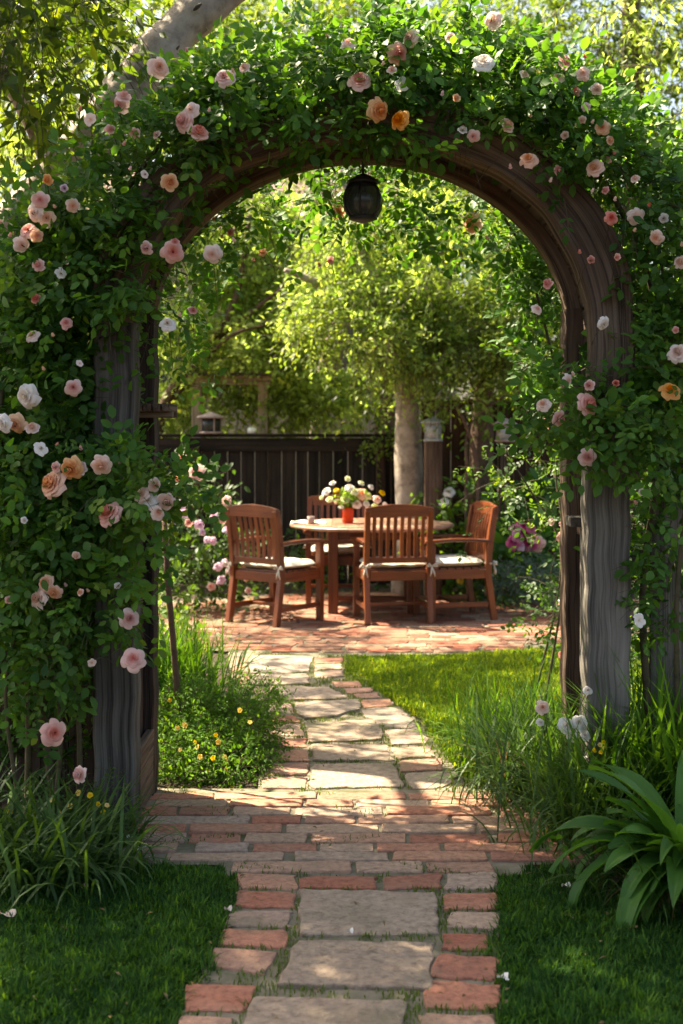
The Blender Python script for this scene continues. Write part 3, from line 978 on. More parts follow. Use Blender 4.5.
b = MB(); b.lathe((lc.x, lc.y, LZ), [(.012, -.07), (.014, .0), (.006, .01)], 12); b.build('candle', M['p_cream'], lan)

# grey boards of the front fence, right of the arbor
fp = thing('picket_fence', (1.3, 5.25, 0), 'grey weathered fence boards standing right of the arbor post', 'fence')
for (x0, x1, zt) in ((650, 684, 1.46), (690, 724, 1.44), (730, 764, 1.47)):
    X0 = (x0 - CX) * 5.2 / F; X1 = (x1 - CX) * 5.2 / F
    b = MB(); b.sweep([((X0 + X1) / 2, 5.2, zt * i / 20) for i in range(21)], groove_sec(X1 - X0, .03, x0), (0, 1, 0), jit=.02); b.build('picket', M['w_grey'], fp)
b = MB(); b.box((1.36, 5.235, 1.02), (.72, .035, .08)); b.build('fence_rail', M['w_grey'], fp, bevel=.004)
fl = thing('picket_fence', (-1.2, 5.4, 0), 'dark wooden fence behind the rose bush left of the arbor', 'fence')
for j in range(7):
    b = MB(); b.box((-1.65 + j * .115, 5.55, .72), (.112, .02, 1.44), v=random.random()); b.build('picket', M['w_dark'], fl, bevel=.003)
b = MB(); b.box((-1.3, 5.575, 1.1), (.86, .03, .08)); b.build('fence_rail', M['w_dark'], fl, bevel=.004)

# stake in the bed behind the arbor
p0, p1 = at(181, 700, 6.2), at(163, 500, 6.2)
b = MB(); p0.z = 0.0
b.tube([p0, p0.lerp(p1, .35) + Vector((.004, 0, 0)), p0.lerp(p1, .7) + Vector((-.004, 0, 0)), p1], [.016, .015, .014, .013], 8, jit=.06)
tag(b.build('garden_stake', M['bark_brown'], None, origin=tuple(p0)), 'slim brown wooden stake leaning in the bed behind the left posts', 'stake')

# ================================================================== furniture
def make_chair():
    t = thing('garden_chair', (0, 0, 0), '', 'chair', 'wooden armchairs around the garden table')
    W, D = .56, .50
    # local: sitter looks to +Y, back at y=0
    for s in (-1, 1):
        x = s * (W / 2 - .028)
        b = MB(); sec = [(-.022, -.026), (.022, -.026), (.022, .026), (-.022, .026)]
        b.sweep([(x, -.055, 0), (x, -.03, .16), (x, 0, .36), (x, -.008, .55), (x, -.035, .75), (x, -.062, .90)], sec, (0, 1, 0)); b.build('rear_leg', M['w_teak'], t, bevel=.004)
        b = MB(); b.box((x, D - .03, .315), (.05, .05, .63)); b.build('front_leg', M['w_teak'], t, bevel=.004)
        b = MB()
        b.sweep([(x, -.02, .635), (x, .12, .645), (x * 1.03, .30, .65), (x * 1.06, .44, .642), (x * 1.05, D + .03, .632)], [(-.032, -.013), (.032, -.013), (.032, .013), (-.032, .013)], (0, 0, 1))
        b.build('armrest', M['w_teak'], t, bevel=.005)
        b = MB(); b.box((x, D / 2 - .01, .375), (.028, D - .06, .075)); b.build('seat_rail', M['w_teak'], t, bevel=.003)
        b = MB(); b.box((x, D / 2 - .03, .13), (.024, D - .05, .04)); b.build('stretcher', M['w_teak'], t, bevel=.003)
    b = MB(); b.box((0, D / 2 - .03, .13), (W - .07, .04, .024)); b.build('stretcher', M['w_teak'], t, bevel=.003)
    for yy in (0.0, D - .03):
        b = MB(); b.box((0, yy, .375), (W - .11, .028, .075)); b.build('seat_rail', M['w_teak'], t, bevel=.003)
    b = MB()
    for j in range(7):
        b.box((0, .035 + j * .068, .419), (W - .05, .056, .016), v=random.random())
    b.build('seat', M['w_teak'], t, bevel=.003)
    # crest rail, lower rail, slats
    b = MB(); V = []
    k = 12
    for i in range(k + 1):
        u = i / k * 2 - 1
        x = u * (W / 2 - .006)
        top = .915 + .03 * (1 - u * u)
        for (yy, z) in ((-.078, .845), (-.05, .845), (-.052, top), (-.08, top)):
            V.append((x, yy, z))
    Fa = []
    for i in range(k):
        for j in range(4):
            a, c = i * 4 + j, i * 4 + (j + 1) % 4
            Fa.append((a, a + 4, c + 4, c))
    Fa += [(0, 1, 2, 3), (k * 4 + 3, k * 4 + 2, k * 4 + 1, k * 4)]
    b.add(V, Fa, [(p[1], p[2], p[0]) for p in V]); b.build('top_rail', M['w_teak'], t, bevel=.004)
    b = MB(); b.box((0, -.010, .50), (W - .1, .026, .045)); b.build('back_rail', M['w_teak'], t, bevel=.003)
    for j in range(8):
        x = (j - 3.5) * .056
        b = MB(); b.sweep([(x, -.012, .51), (x, -.012, .60), (x, -.026, .72), (x, -.058, .86)], [(-.015, -.006), (.015, -.006), (.015, .006), (-.015, .006)], (0, 1, 0)); b.build('back_slat', M['w_teak'], t)
    return t


def make_cushion():
    t = thing('seat_cushion', (0, 0, 0), '', 'cushion', 'cream cushions tied on the garden chairs')
    nx, ny = 18, 16
    V, Fa = [], []
    for side in (1, -1):
        for i in range(nx + 1):
            for j in range(ny + 1):
                u, w = i / nx * 2 - 1, j / ny * 2 - 1
                # squircle footprint
                q = max(abs(u), abs(w)); l = math.hypot(u, w) or 1
                sx = u * (1 - .10 * w * w * u * u * 1.0); sy = w * (1 - .10 * u * u * w * w)
                h = max(0, (1 - q ** 6)) ** .5 * .032
                h += .004 * math.sin(u * 7 + w * 3) * (1 - q ** 2) + .0035 * math.sin(w * 9 - u * 4) * (1 - q)
                if side > 0 and abs(u) < .7 and abs(w) < .7:
                    for (bx, by) in ((-.4, -.4), (.4, -.4), (-.4, .4), (.4, .4)):
                        h -= .012 * math.exp(-((u - bx) ** 2 + (w - by) ** 2) / .012)
                V.append((sx * .255, .235 + sy * .225, .462 + side * h + .003 * math.sin(u * 11)))
        b0 = 0 if side > 0 else (nx + 1) * (ny + 1)
        for i in range(nx):
            for j in range(ny):
                a = b0 + i * (ny + 1) + j
                f = (a, a + ny + 1, a + ny + 2, a + 1)
                Fa.append(f if side > 0 else f[::-1])
    b = MB(); b.add(V, Fa, None, smooth=True); b.build('pad', M['cushion'], t)
    for s in (-1, 1):   # tie bows at the rear legs
        b = MB()
        x = s * .25
        b.tube([(x, .03, .46), (x + s * .03, -.03, .455), (x + s * .012, -.045, .45)], .005, 6)
        for q in (-1, 1):
            b.tube([(x + s * .015, -.045, .452), (x + s * .02 + q * .028, -.055, .472), (x + s * .02 + q * .045, -.055, .452), (x + s * .015, -.045, .45)], [.004, .009, .008, .004], 6)
            b.tube([(x + s * .015, -.045, .45), (x + s * .02 + q * .012, -.058, .40), (x + s * .02 + q * .02, -.052, .37)], [.005, .006, .004], 6)
        b.build('tie', M['cushion'], t)
    return t


def copy_thing(root):
    r = root.copy(); COL.objects.link(r); WORG[r.name] = Vector(root.location)
    for ch in list(root.children):
        c = ch.copy(); COL.objects.link(c); c.parent = r
        for gch in list(ch.children):
            d = gch.copy(); COL.objects.link(d); d.parent = c
    return r


chair0, cush0 = make_chair(), make_cushion()
spots = [(-.665, 10.52, -39, 'wooden armchair on the left of the table, its slatted back turned to the camera', 'cream cushion on the armchair left of the table'),
         (.445, 10.55, 9, 'wooden armchair in front of the table, seen squarely from behind', 'cream cushion on the front armchair with its back to the camera'),
         (1.115, 10.98, 104, 'wooden armchair on the right of the table, seen from its side', 'cream cushion on the side-on armchair right of the table'),
         (-.04, 12.28, 180, 'wooden armchair behind the table, its back half hidden by the bouquet', 'cream cushion on the armchair behind the table')]
for i, (x, y, a, l1, l2) in enumerate(spots):
    c = chair0 if i == 0 else copy_thing(chair0)
    k = cush0 if i == 0 else copy_thing(cush0)
    for o, l in ((c, l1), (k, l2)):
        o.location = (x, y, .028); o.rotation_euler = (0, 0, math.radians(a)); o['label'] = l

TX, TY, TZ = .26, 11.45, .76
tb = thing('round_table', (TX, TY, .028), 'round reddish wooden garden table on four stout legs', 'table')
b = MB(); b.lathe((TX, TY, TZ), [(.0, -.032), (.66, -.032), (.70, -.026), (.705, -.012), (.70, -.002), (.66, 0.0), (0, .001)], 48)
# plank joints in the top come from raised boards
b.build('tabletop', M['w_table'], tb)
b = MB()
for j in range(12):
    xx = TX - .62 + j * .113
    hl = math.sqrt(max(0, .655 ** 2 - (xx - TX) ** 2))
    if hl > .1: b.box((xx, TY, TZ + .003), (.107, hl * 2, .007), v=random.random())
b.build('top_boards', M['w_table'], tb, bevel=.002)
for sx in (-1, 1):
    for sy in (-1, 1):
        b = MB(); b.box((TX + sx * .33, TY + sy * .30, .37), (.085, .085, .70)); b.build('leg', M['w_teak'], tb, bevel=.005)
b = MB()
for s in (-1, 1):
    b.box((TX + s * .33, TY, .68), (.03, .52, .08)); b.box((TX, TY + s * .30, .68), (.58, .03, .08))
b.build('apron', M['w_teak'], tb, bevel=.003)
b = MB(); b.box((TX, TY - .02, .12), (.58, .05, .04)); b.build('stretcher', M['w_teak'], tb, bevel=.003)

# bouquet in an orange vase
vx, vy, vz = .055, 11.38, TZ + .0065
vs = thing('flower_vase', (vx, vy, vz), 'orange glass vase filled with cream and white flowers on the table', 'vase')
b = MB(); b.lathe((vx, vy, vz), [(.0, 0), (.040, 0), (.050, .012), (.046, .05), (.048, .085), (.054, .135), (.048, .135), (.043, .08), (.038, .02), (0, .015)], 24); b.build('glass', M['vase'], vs)
rng = np.random.default_rng(21)
lv = LV()
S = np.tile(np.array([vx, vy, vz + .135]), (46, 1)) + rng.normal(0, .012, (46, 3)); D = np.stack([rng.normal(0, .75, 46), rng.normal(0, .6, 46), np.ones(46)], -1)
stems = LV()
spray(lv, rng, S, D, (.09, .18), 6, .042, .6, False, .1, T_FINE, stems, .002, .15)
lv.build('greenery', M['rose_leaf_young'], vs); stems.build('stems', M['cane'], vs)
fpos = [(325, 498, .055, 'p_white'), (337, 508, .05, 'p_blush'), (350, 494, .05, 'p_white'), (362, 500, .052, 'p_cream'), (372, 494, .04, 'p_white'), (378, 506, .045, 'p_blush'), (345, 506, .045, 'p_lime'), (329, 506, .04, 'p_lime'), (321, 505, .03, 'p_lime'), (348, 486, .035, 'p_lime'), (376, 514, .035, 'p_lime'), (383, 500, .03, 'p_yellow'), (336, 497, .028, 'p_yellow'), (362, 490, .03, 'p_lime'), (355, 498, .045, 'p_lime'), (369, 503, .04, 'p_lime'), (357, 511, .04, 'p_blush'), (332, 490, .035, 'p_white'), (367, 511, .04, 'p_white'), (386, 512, .032, 'p_blush'), (341, 514, .035, 'p_white')]
for (px, py, r, m) in fpos:
    r *= .78 * (.7 + .5 * random.random()); py -= 8
    p = at(px, py, vy - .05 + random.uniform(-.06, .06))
    put_flower('bloom', flower_mesh(random.choice(('open', 'loose')), m, random.randrange(3)), p, (p.x - vx + random.uniform(-.1, .1), -.25 + random.uniform(-.2, .1), .3), r, vs)

# folded cloth lying at the left rim of the table
b = MB(); V, Fa = [], []
c = at(303, 526, TY); cxx, cyy = -.27, TY - .03
nx, ny = 14, 10
for i in range(nx + 1):
    for j in range(ny + 1):
        u, w = i / nx, j / ny
        x = cxx - .16 + u * .30; yy = cyy - .14 + w * .26 + .02 * math.sin(u * 5)
        rr = math.hypot(x - TX, yy - TY)
        z = TZ + .014 + .006 * math.sin(u * 12 + w * 4) + .004 * math.sin(w * 15)
        if rr > .70:
            z -= min(.05, (rr - .70) * 1.4); 
        V.append((x, yy, z))
for i in range(nx):
    for j in range(ny):
        a = i * (ny + 1) + j; Fa.append((a, a + ny + 1, a + ny + 2, a + 1))
b.add(V, Fa, None, smooth=True)
o = b.build('table_cloth', M['cloth'], None, origin=(cxx, cyy, TZ + .01)); m_ = o.modifiers.new('t', 'SOLIDIFY'); m_.thickness = .004
tag(o, 'small cream cloth draped over the left rim of the table', 'cloth')
for (px, rr, mt, lb) in ((311, .030, 'rustpink', 'small pink cup left of the vase on the table'),):
    X = (px - CX) * (TY - .2) / F
    b = MB(); b.lathe((X, TY - .2, TZ + .0065), [(0, 0), (rr * .8, 0), (rr, .03), (rr * 1.02, .065), (rr * .9, .065), (rr * .85, .02), (0, .01)], 20)
    tag(b.build('cup', M[mt], None, origin=(X, TY - .2, TZ + .0065)), lb, 'cup')

# ================================================================== fences at the back
FY = 13.4
bf = thing('wooden_fence', (-.5, FY, 0), 'low dark brown plank fence with a cap rail behind the left armchair', 'fence')
b = MB(); x = -2.9
while x < .75:
    w = random.uniform(.11, .15)
    b.box((x + w / 2, FY + random.uniform(-.004, .004), .76), (w - .008, .022, 1.46), v=random.random()); x += w
b.build('plank_panel', M['w_fence'], bf, bevel=.002)
b = MB(); b.box((-1.07, FY, 1.515), (3.7, .10, .035)); b.build('cap_rail', M['w_fence'], bf, bevel=.004)
b = MB(); b.box((-1.07, FY - .025, 1.42), (3.7, .028, .13)); b.build('top_rail', M['w_fence'], bf, bevel=.004)
for xx in (-1.46, .4):
    b = MB(); b.box((xx, FY - .05, .70), (.09, .06, 1.38)); b.build('post', M['w_red'], bf, bevel=.004)
rf = thing('wooden_fence', (1.7, 13.1, 0), 'taller reddish brown plank fence behind the right armchair and shrubs', 'fence')
b = MB(); x = .78
while x < 3.6:
    w = random.uniform(.12, .17)
    b.box((x + w / 2, 13.1 + random.uniform(-.006, .006), .94), (w - .01, .022, 1.86 + random.uniform(-.03, .03)), v=random.random()); x += w
b.build('plank_panel', M['w_red'], rf, bevel=.002)
b = MB(); b.box((2.2, 13.125, 1.5), (2.8, .03, .1)); b.build('fence_rail', M['w_red'], rf, bevel=.003)

# lanterns on posts
def garden_lantern(name, c, r, h, mats, label, cat='lantern', roof=True):
    t = thing(name, (c.x, c.y, c.z - h / 2), label, cat)
    b = MB(); b.lathe((c.x, c.y, c.z), [(0, -h / 2), (r * 1.05, -h / 2), (r * 1.05, -h * .42), (r * .9, -h * .40)], 16); b.build('base', M[mats[0]], t)
    b = MB(); b.lathe((c.x, c.y, c.z), [(r * .86, -h * .40), (r * .88, h * .2)], 16); b.build('glass', M[mats[1]], t)
    b = MB(); b.lathe((c.x, c.y, c.z), [(r * 1.05, h * .20), (r * 1.35, h * .22), (r * 1.2, h * .3), (r * .5, h * .42), (r * .2, h * .5), (0, h * .5)], 16); b.build('cap', M[mats[0]], t)
    for j in range(4):
        a = .4 + j * math.pi / 2
        b = MB(); b.box((c.x + r * .93 * math.cos(a), c.y + r * .93 * math.sin(a), c.z - h * .1), (.012, .012, h * .62)); b.build('bar', M[mats[0]], t)
    return t


pc = at(433, 470, 12.2)
b = MB(); b.sweep([(pc.x, 12.2, .05 * i * 1.46) for i in range(21)], groove_sec(.16, .15, 31), (0, 1, 0), jit=.03)
tag(b.build('lantern_post', M['w_brown'], None, origin=(pc.x, 12.2, 0)), 'short square wooden post right of the pale trunk carrying a lantern', 'post')
garden_lantern('garden_lantern', Vector((pc.x, 12.2, 1.46 + .115)), .085, .23, ('galv', 'milk_glass'), 'grey metal lantern with milky glass on the wooden post beside the pale trunk')
c2 = at(505, 430, 11.9)
garden_lantern('garden_lantern', c2, .088, .21, ('rustpink', 'milk_glass'), 'rusty pink lantern on a thin pole right of the bare stems')
b = MB()
for s in (-1, 1):
    b.tube([(c2.x + s * .09, c2.y + .05, 0), (c2.x + s * .05, c2.y + .02, .7), (c2.x + s * .02, c2.y, c2.z - .105)], [.016, .014, .012], 7)
b.tube([(c2.x, c2.y + .1, 0), (c2.x, c2.y + .03, .8), (c2.x, c2.y, c2.z - .105)], [.016, .014, .012], 7)
b.lathe((c2.x, c2.y, c2.z - .118), [(0, 0), (.075, 0), (.075, .012), (0, .012)], 14)
tag(b.build('lantern_stand', M['w_brown'], None, origin=(c2.x, c2.y, 0)), 'thin brown tripod of sticks holding the rusty pink lantern', 'stand')
c3 = Vector((at(211, 420, FY).x, FY, 1.5325 + .11))
garden_lantern('garden_lantern', c3, .11, .22, ('rustpink', 'smoke_glass'), 'squat lantern with a wide roof standing on the low fence')

# peach timber frame behind the low fence
fr = thing('timber_frame', (-1.1, 13.9, 0), 'peach coloured timber frame with a capped beam behind the low fence', 'frame')
for px in (197, 263):
    X = at(px, 400, 13.9).x
    b = MB(); b.box((X, 13.9, 1.02), (.10, .10, 2.04)); b.build('post', M['w_peach'], fr, bevel=.005)
xa, xb = at(188, 0, 13.9).x, at(272, 0, 13.9).x
b = MB(); b.box(((xa + xb) / 2, 13.9, 2.09), (xb - xa, .09, .10)); b.build('beam', M['w_peach'], fr, bevel=.005)
b = MB(); b.box(((xa + xb) / 2, 13.9, 2.155), (xb - xa + .08, .2, .03)); b.build('cap_board', M['w_grey'], fr, bevel=.004)
X = at(252, 0, 13.45).x
b = MB(); b.lathe((X, FY, 1.5325), [(0, 0), (.04, 0), (.05, .03), (.035, .06), (.015, .065)], 16)
tag(b.build('flower_pot', M['white'], None, origin=(X, FY, 1.5325)), 'small round white pot on the low fence below the frame', 'pot')

# house far behind
hs = thing('garden_house', (-1.6, 19, 0), 'pinkish stucco house half hidden behind the sunlit trees', 'house')
b = MB(); b.box((-1.6, 20, 2.15), (6.4, 3, 4.3)); b.build('wall', M['stucco'], hs)
b = MB()
V = [(-5.1, 18.2, 4.25), (1.9, 18.2, 4.25), (1.9, 21.8, 4.25), (-5.1, 21.8, 4.25), (-4.4, 20, 5.5), (1.2, 20, 5.5)]
b.add(V, [(0, 1, 5, 4), (1, 2, 5), (2, 3, 4, 5), (3, 0, 4), (0, 3, 2, 1)]); b.build('roof', M['roof'], hs)
for xx in (-2.3, -.1):
    b = MB(); b.box((xx, 18.49, 2.7), (.9, .05, 1.1)); w_ = b.build('window_frame', M['white'], hs, bevel=.01)
    b = MB(); b.box((xx, 18.46, 2.7), (.78, .02, .98)); b.build('pane', M['pane'], w_)

# ================================================================== trees
def limb(b, pts, r0, r1, jit=.06, sides=14, k=6):
    """smooth tapering limb through control points"""
    P = [Vector(p) for p in pts]
    out = []
    for i in range(len(P) - 1):
        a, bb, c, d = P[max(i - 1, 0)], P[i], P[i + 1], P[min(i + 2, len(P) - 1)]
        for j in range(k):
            t = j / k
            out.append(.5 * ((2 * bb) + (c - a) * t + (2 * a - 5 * bb + 4 * c - d) * t * t + (3 * bb - a - 3 * c + d) * t ** 3))
    out.append(P[-1])
    n = len(out)
    b.tube(out, [(r0 + (r1 - r0) * i / (n - 1)) * (1 + .07 * math.sin(i * .9)) for i in range(n)], sides, jit=jit)


def pb(px, py, Y, rx, rz, ry, w=1):
    """blob given where it is seen at distance Y, radii rx, rz in px"""
    p = at(px, py, Y)
    return (p.x, p.y, p.z, rx * Y / F, ry, rz * Y / F, w)


# --- big old tree leaning in from the left: pale limb behind the roses
big = thing('old_tree', (-2.9, 7.2, 0), 'old pale barked tree whose thick limb rises behind the roses top left', 'tree')
b = MB()
LP = [(-3.0, 7.4, -.1), (-2.75, 7.3, 1.4), at(-30, 330, 7.2), at(30, 215, 7.1), at(95, 135, 7.0), at(140, 78, 6.95), at(185, 25, 7.0), at(250, -25, 7.1), at(330, -75, 7.3)]
limb(b, LP, .19, .085, .10, 18, 8)
b.build('trunk', M['bark_pale'], big)
b = MB()
limb(b, [at(225, -5, 7.05), at(280, -90, 7.0), (-.2, 6.4, 5.0), (.3, 5.6, 5.4)], .08, .03)
limb(b, [at(60, 180, 7.1), at(10, 80, 6.8), (-2.2, 5.6, 4.3), (-2.6, 4.8, 4.9)], .07, .02)
limb(b, [(-2.8, 7.3, 1.6), (-3.4, 6.6, 3.2), (-3.3, 5.5, 4.6)], .10, .03)
limb(b, [at(260, -30, 7.1), at(380, -60, 7.4), (1.2, 7.9, 4.7)], .06, .02)
limb(b, [(-2.75, 7.3, 2.0), (-3.2, 8.6, 3.8), (-2.8, 9.8, 4.8), (-2.0, 11.0, 5.0)], .08, .03)
b.build('limb', M['bark_pale'], big)
b = MB()
for (px, py, r) in ((152, 60, .022), (165, 52, .018), (158, 42, .014), (197, 6, .015), (172, 50, .025)):
    p = at(px, py, 6.87)
    b.lathe((0, 0, 0), [(0, 0), (r, .0), (r * .6, .01)], 9)
    for q in range(len(b.V) - 27, len(b.V)):
        v = b.V[q]; b.V[q] = (p.x + v[0] * 1.5 + v[1] * .4, p.y - v[2] + .015, p.z + v[1] * 1.2 + v[0] * .8)
b.build('bark_scar', M['bark_scar'], big)
rng = np.random.default_rng(31)
# low hanging dark leaves top left
lv, st = LV(), LV()
bl = [pb(35, 50, 6.0, 60, 60, .4, 1.1), pb(10, 120, 6.1, 40, 50, .35, 1.0), pb(70, -5, 6.2, 40, 22, .4, .8), pb(25, -10, 6.0, 90, 50, .5, .8), pb(5, 190, 6.3, 15, 30, .3, .5)]
S, D = blob_starts(rng, bl, 62, -.1)
spray(lv, rng, S, D, (.18, .4), 7, .105, .36, False, .7, T_MED, st, .003, -.05, (0, -.5, .6), .6)
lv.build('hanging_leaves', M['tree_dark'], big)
# the crown above, shading the fore garden
lv = LV()
bl = [(-2.1, 5.4, 4.7, .7, .7, .45), (-3.3, 5.0, 5.2, .7, .7, .4), (-2.7, 4.8, 4.9, .6, .7, .5),
      (-1.9, 4.6, 5.2, .7, .6, .35), (-3.2, 5.8, 4.2, .6, .8, .6), (-3.4, 6.4, 5.0, .6, .6, .5), (-1.9, 5.2, 5.5, .6, .6, .3, .8), (-2.6, 6.4, 5.3, .7, .5, .4, .8)]
bl += [(-2.5, 4.0, 4.9, .7, .6, .35), (-1.6, 3.9, 5.2, .7, .6, .3), (-3.2, 4.2, 4.4, .6, .6, .4), (-2.0, 4.9, 4.3, .5, .5, .25, .8), (-2.7, 10.0, 4.7, .6, .5, .3, .9), (-1.5, 10.4, 4.8, .5, .5, .3, .8), (-2.3, 8.9, 4.75, .5, .22, .2, .9), (-1.9, 8.2, 4.7, .3, .25, .15, .8), (-2.4, 9.7, 4.8, .6, .2, .2), (-3.3, 9.4, 4.9, .6, .5, .3, .8), (-2.3, 10.6, 5.0, .6, .6, .3, .9), (-1.9, 9.3, 4.8, .45, .4, .25, .8), (-3.2, 11.6, 4.9, .6, .5, .3, .9), (-1.3, 11.3, 5.0, .5, .5, .3, .8), (-1.5, 7.6, 4.7, .5, .4, .3, .8), (-2.6, 8.2, 4.6, .5, .35, .3, .8)]  # extra unseen clumps added to shade the front and dapple lawn and patio
S, D = blob_starts(rng, bl, 75, .1)
spray(lv, rng, S, D, (.25, .5), 8, .105, .42, False, .5, T_MED, st, .003, 0, (0, 0, 1), .5)
lv.build('crown', M['tree_mid'], big); st.build('twigs', M['cane'], big)


def tree(name, label, base, trunks, blobs, mat, dens, leaf, wr=.42, L=(.25, .5), K=8, bark='bark_brown', droop=.45, seed=0, tone=0, tm=T_MED, sr=.004, tips=None, jitter=.5, compound=False, mat2=None, group=None, clumps=0):
    rng = np.random.default_rng(seed)
    t = thing(name, base, label, 'tree', group)
    if clumps:
        nb = []
        for q in blobs:
            for _ in range(clumps):
                u = unit(rng.normal(0, 1, 3)) * rng.uniform(.35, 1.0)
                k = rng.uniform(.30, .48)
                nb.append((q[0] + u[0] * q[3], q[1] + u[1] * q[4], q[2] + u[2] * q[5], q[3] * k, q[4] * k, q[5] * k * .6, (q[6] if len(q) > 6 else 1) * 1.15))
        blobs = nb
    b = MB()
    for (pts, r0, r1) in trunks: limb(b, pts, r0, r1)
    b.build('trunk', M[bark], t)
    lv, st = LV(), LV()
    S, D = blob_starts(rng, blobs, dens)
    if mat2:
        k = rng.random(len(S)) < .4
        lv2 = LV()
        spray(lv2, rng, S[k], D[k], L, K, leaf, wr, compound, droop, tm, st, sr, tone, (0, -.3, .8), jitter)
        lv2.build('young_leaves', M[mat2], t)
        S, D = S[~k], D[~k]
    spray(lv, rng, S, D, L, K, leaf, wr, compound, droop, tm, st, sr, tone, (0, -.3, .8), jitter)
    lv.build('crown', M[mat], t); st.build('twigs', M['cane'], t)
    return t


# pale trunk tree behind the table
tp = at(408, 480, 12.6)
tree('shade_tree', 'bright green tree with a smooth pale trunk standing behind the table', (tp.x, 12.6, 0),
     [([(tp.x, 12.6, -.05), (tp.x + .01, 12.6, .9), at(407, 410, 12.6), at(400, 360, 12.6), at(370, 300, 12.6)], .155, .07),
      ([at(404, 385, 12.6), at(455, 330, 12.4), at(500, 280, 12.5)], .08, .03), ([at(385, 330, 12.6), at(330, 290, 12.3), at(285, 270, 12.0)], .06, .02),
      ([at(375, 310, 12.6), at(360, 240, 12.4), at(340, 170, 12.4)], .05, .02)],
     [pb(380, 285, 12.3, 70, 60, .6), pb(460, 290, 12.4, 75, 60, .6), pb(520, 310, 12.2, 50, 60, .5), pb(340, 330, 12.1, 60, 40, .5), pb(440, 350, 12.3, 80, 28, .5, .9),
      pb(500, 350, 12.0, 45, 34, .4), pb(400, 350, 12.0, 55, 30, .4), pb(420, 235, 12.6, 80, 45, .6, .8), pb(520, 240, 12.8, 50, 50, .6, .8), pb(340, 255, 12.8, 50, 40, .5, .6)],
     'tree_yellow', 120, .062, .46, bark='bark_pale', seed=41, mat2='tree_mid', clumps=9, L=(.12, .3), jitter=.4)
# light feathery tree over the low fence
tree('young_tree', 'airy yellow green tree spreading over the low fence on the left', (-2.0, 14.3, 0),
     [([(-2.0, 14.3, -.05), at(160, 420, 14.2), at(200, 360, 14.0), at(235, 300, 13.8), at(250, 215, 13.8)], .07, .02), ([at(172, 400, 14.2), at(225, 340, 13.6), at(265, 325, 13.4)], .03, .012),
      ([at(215, 340, 14.0), at(290, 280, 13.6), at(330, 225, 13.5)], .03, .012)],
     [pb(255, 205, 14.3, 45, 32, .5, 1), pb(205, 225, 14.2, 35, 35, .4, .9), pb(195, 330, 13.9, 40, 45, .5, .7), pb(240, 395, 14.2, 55, 38, .4), pb(300, 390, 14.3, 50, 45, .5), pb(290, 330, 14.0, 50, 40, .5, .9), pb(230, 270, 14.0, 50, 35, .5, .8), pb(265, 300, 14.4, 50, 40, .5, 1), pb(240, 345, 14.6, 60, 40, .5, 1), pb(185, 405, 14.4, 40, 45, .4, .8),
      pb(300, 230, 14.2, 50, 40, .5, .6), pb(170, 290, 14.3, 30, 60, .4, .5), pb(250, 345, 13.6, 35, 30, .4, .6), pb(345, 400, 13.6, 35, 35, .35)],
     'tree_yellow', 120, .064, .55, bark='bark_brown', seed=42, tone=.1, clumps=11, L=(.12, .3), jitter=.4)
# branchy tree behind, pale twisted boughs
tree('old_tree', 'tree with pale twisted boughs in the middle of the far garden', (-.2, 16, 0),
     [([(-.2, 16, -.05), (-.25, 16, 1.8), at(345, 290, 15.6), at(300, 260, 15.2), at(285, 275, 14.8), at(262, 300, 14.4)], .16, .02), ([at(340, 330, 15.8), at(350, 250, 15.5), at(358, 190, 15.4), at(340, 120, 15.3)], .08, .04),
      ([at(350, 250, 15.5), at(320, 235, 15), at(290, 262, 14.6), at(272, 250, 14.4)], .06, .012)],
     [pb(380, 180, 15.8, 90, 60, 1.0), pb(470, 200, 15.5, 80, 60, 1.0), pb(540, 190, 15.5, 60, 70, 1.0), pb(300, 160, 15.9, 70, 50, .9, .8), pb(450, 100, 16, 120, 60, 1.1, .8), pb(330, 90, 16, 90, 50, 1.0, .7), pb(400, 380, 15.5, 60, 40, .6, .6)],
     'tree_yellow', 60, .08, .45, bark='bark_pale', seed=43, tone=.05, L=(.2, .45), mat2='tree_mid', clumps=6)
# tall trees filling the top
tree('tall_tree', 'tall yellow green tree rising above the roses top left', (-3.4, 15.5, 0),
     [([(-3.4, 15.5, -.05), (-3.3, 15.5, 3.0), (-3.0, 15.3, 6.5)], .2, .07)],
     [pb(60, 100, 15, 80, 70, 1.0, .8), pb(30, 200, 15, 60, 80, 1.0, .9), pb(130, 40, 15, 80, 60, 1.0, .7), pb(40, 20, 15.3, 90, 60, 1.0, .8), pb(20, 330, 15, 60, 90, 1.0), pb(120, 250, 15.5, 70, 60, 1.0, .5), pb(100, 350, 15.2, 60, 60, .8, .8)],
     'tree_yellow', 42, .09, .45, seed=44, L=(.25, .5), tone=.1, clumps=6)
tree('tall_tree', 'tall light green tree above the middle of the arch', (.6, 18, 0),
     [([(.6, 18, -.05), (.6, 18, 3.5), (.5, 17.8, 7.2)], .2, .07)],
     [pb(260, 20, 17.6, 100, 60, 1.1, .8), pb(380, 10, 17.6, 100, 60, 1.1, .8), pb(500, 15, 17.8, 100, 60, 1.1, .9), pb(320, -60, 17.6, 150, 70, 1.2, .8)],
     'tree_yellow', 40, .095, .45, seed=45, L=(.25, .55), tone=.05, mat2='tree_mid', clumps=6)
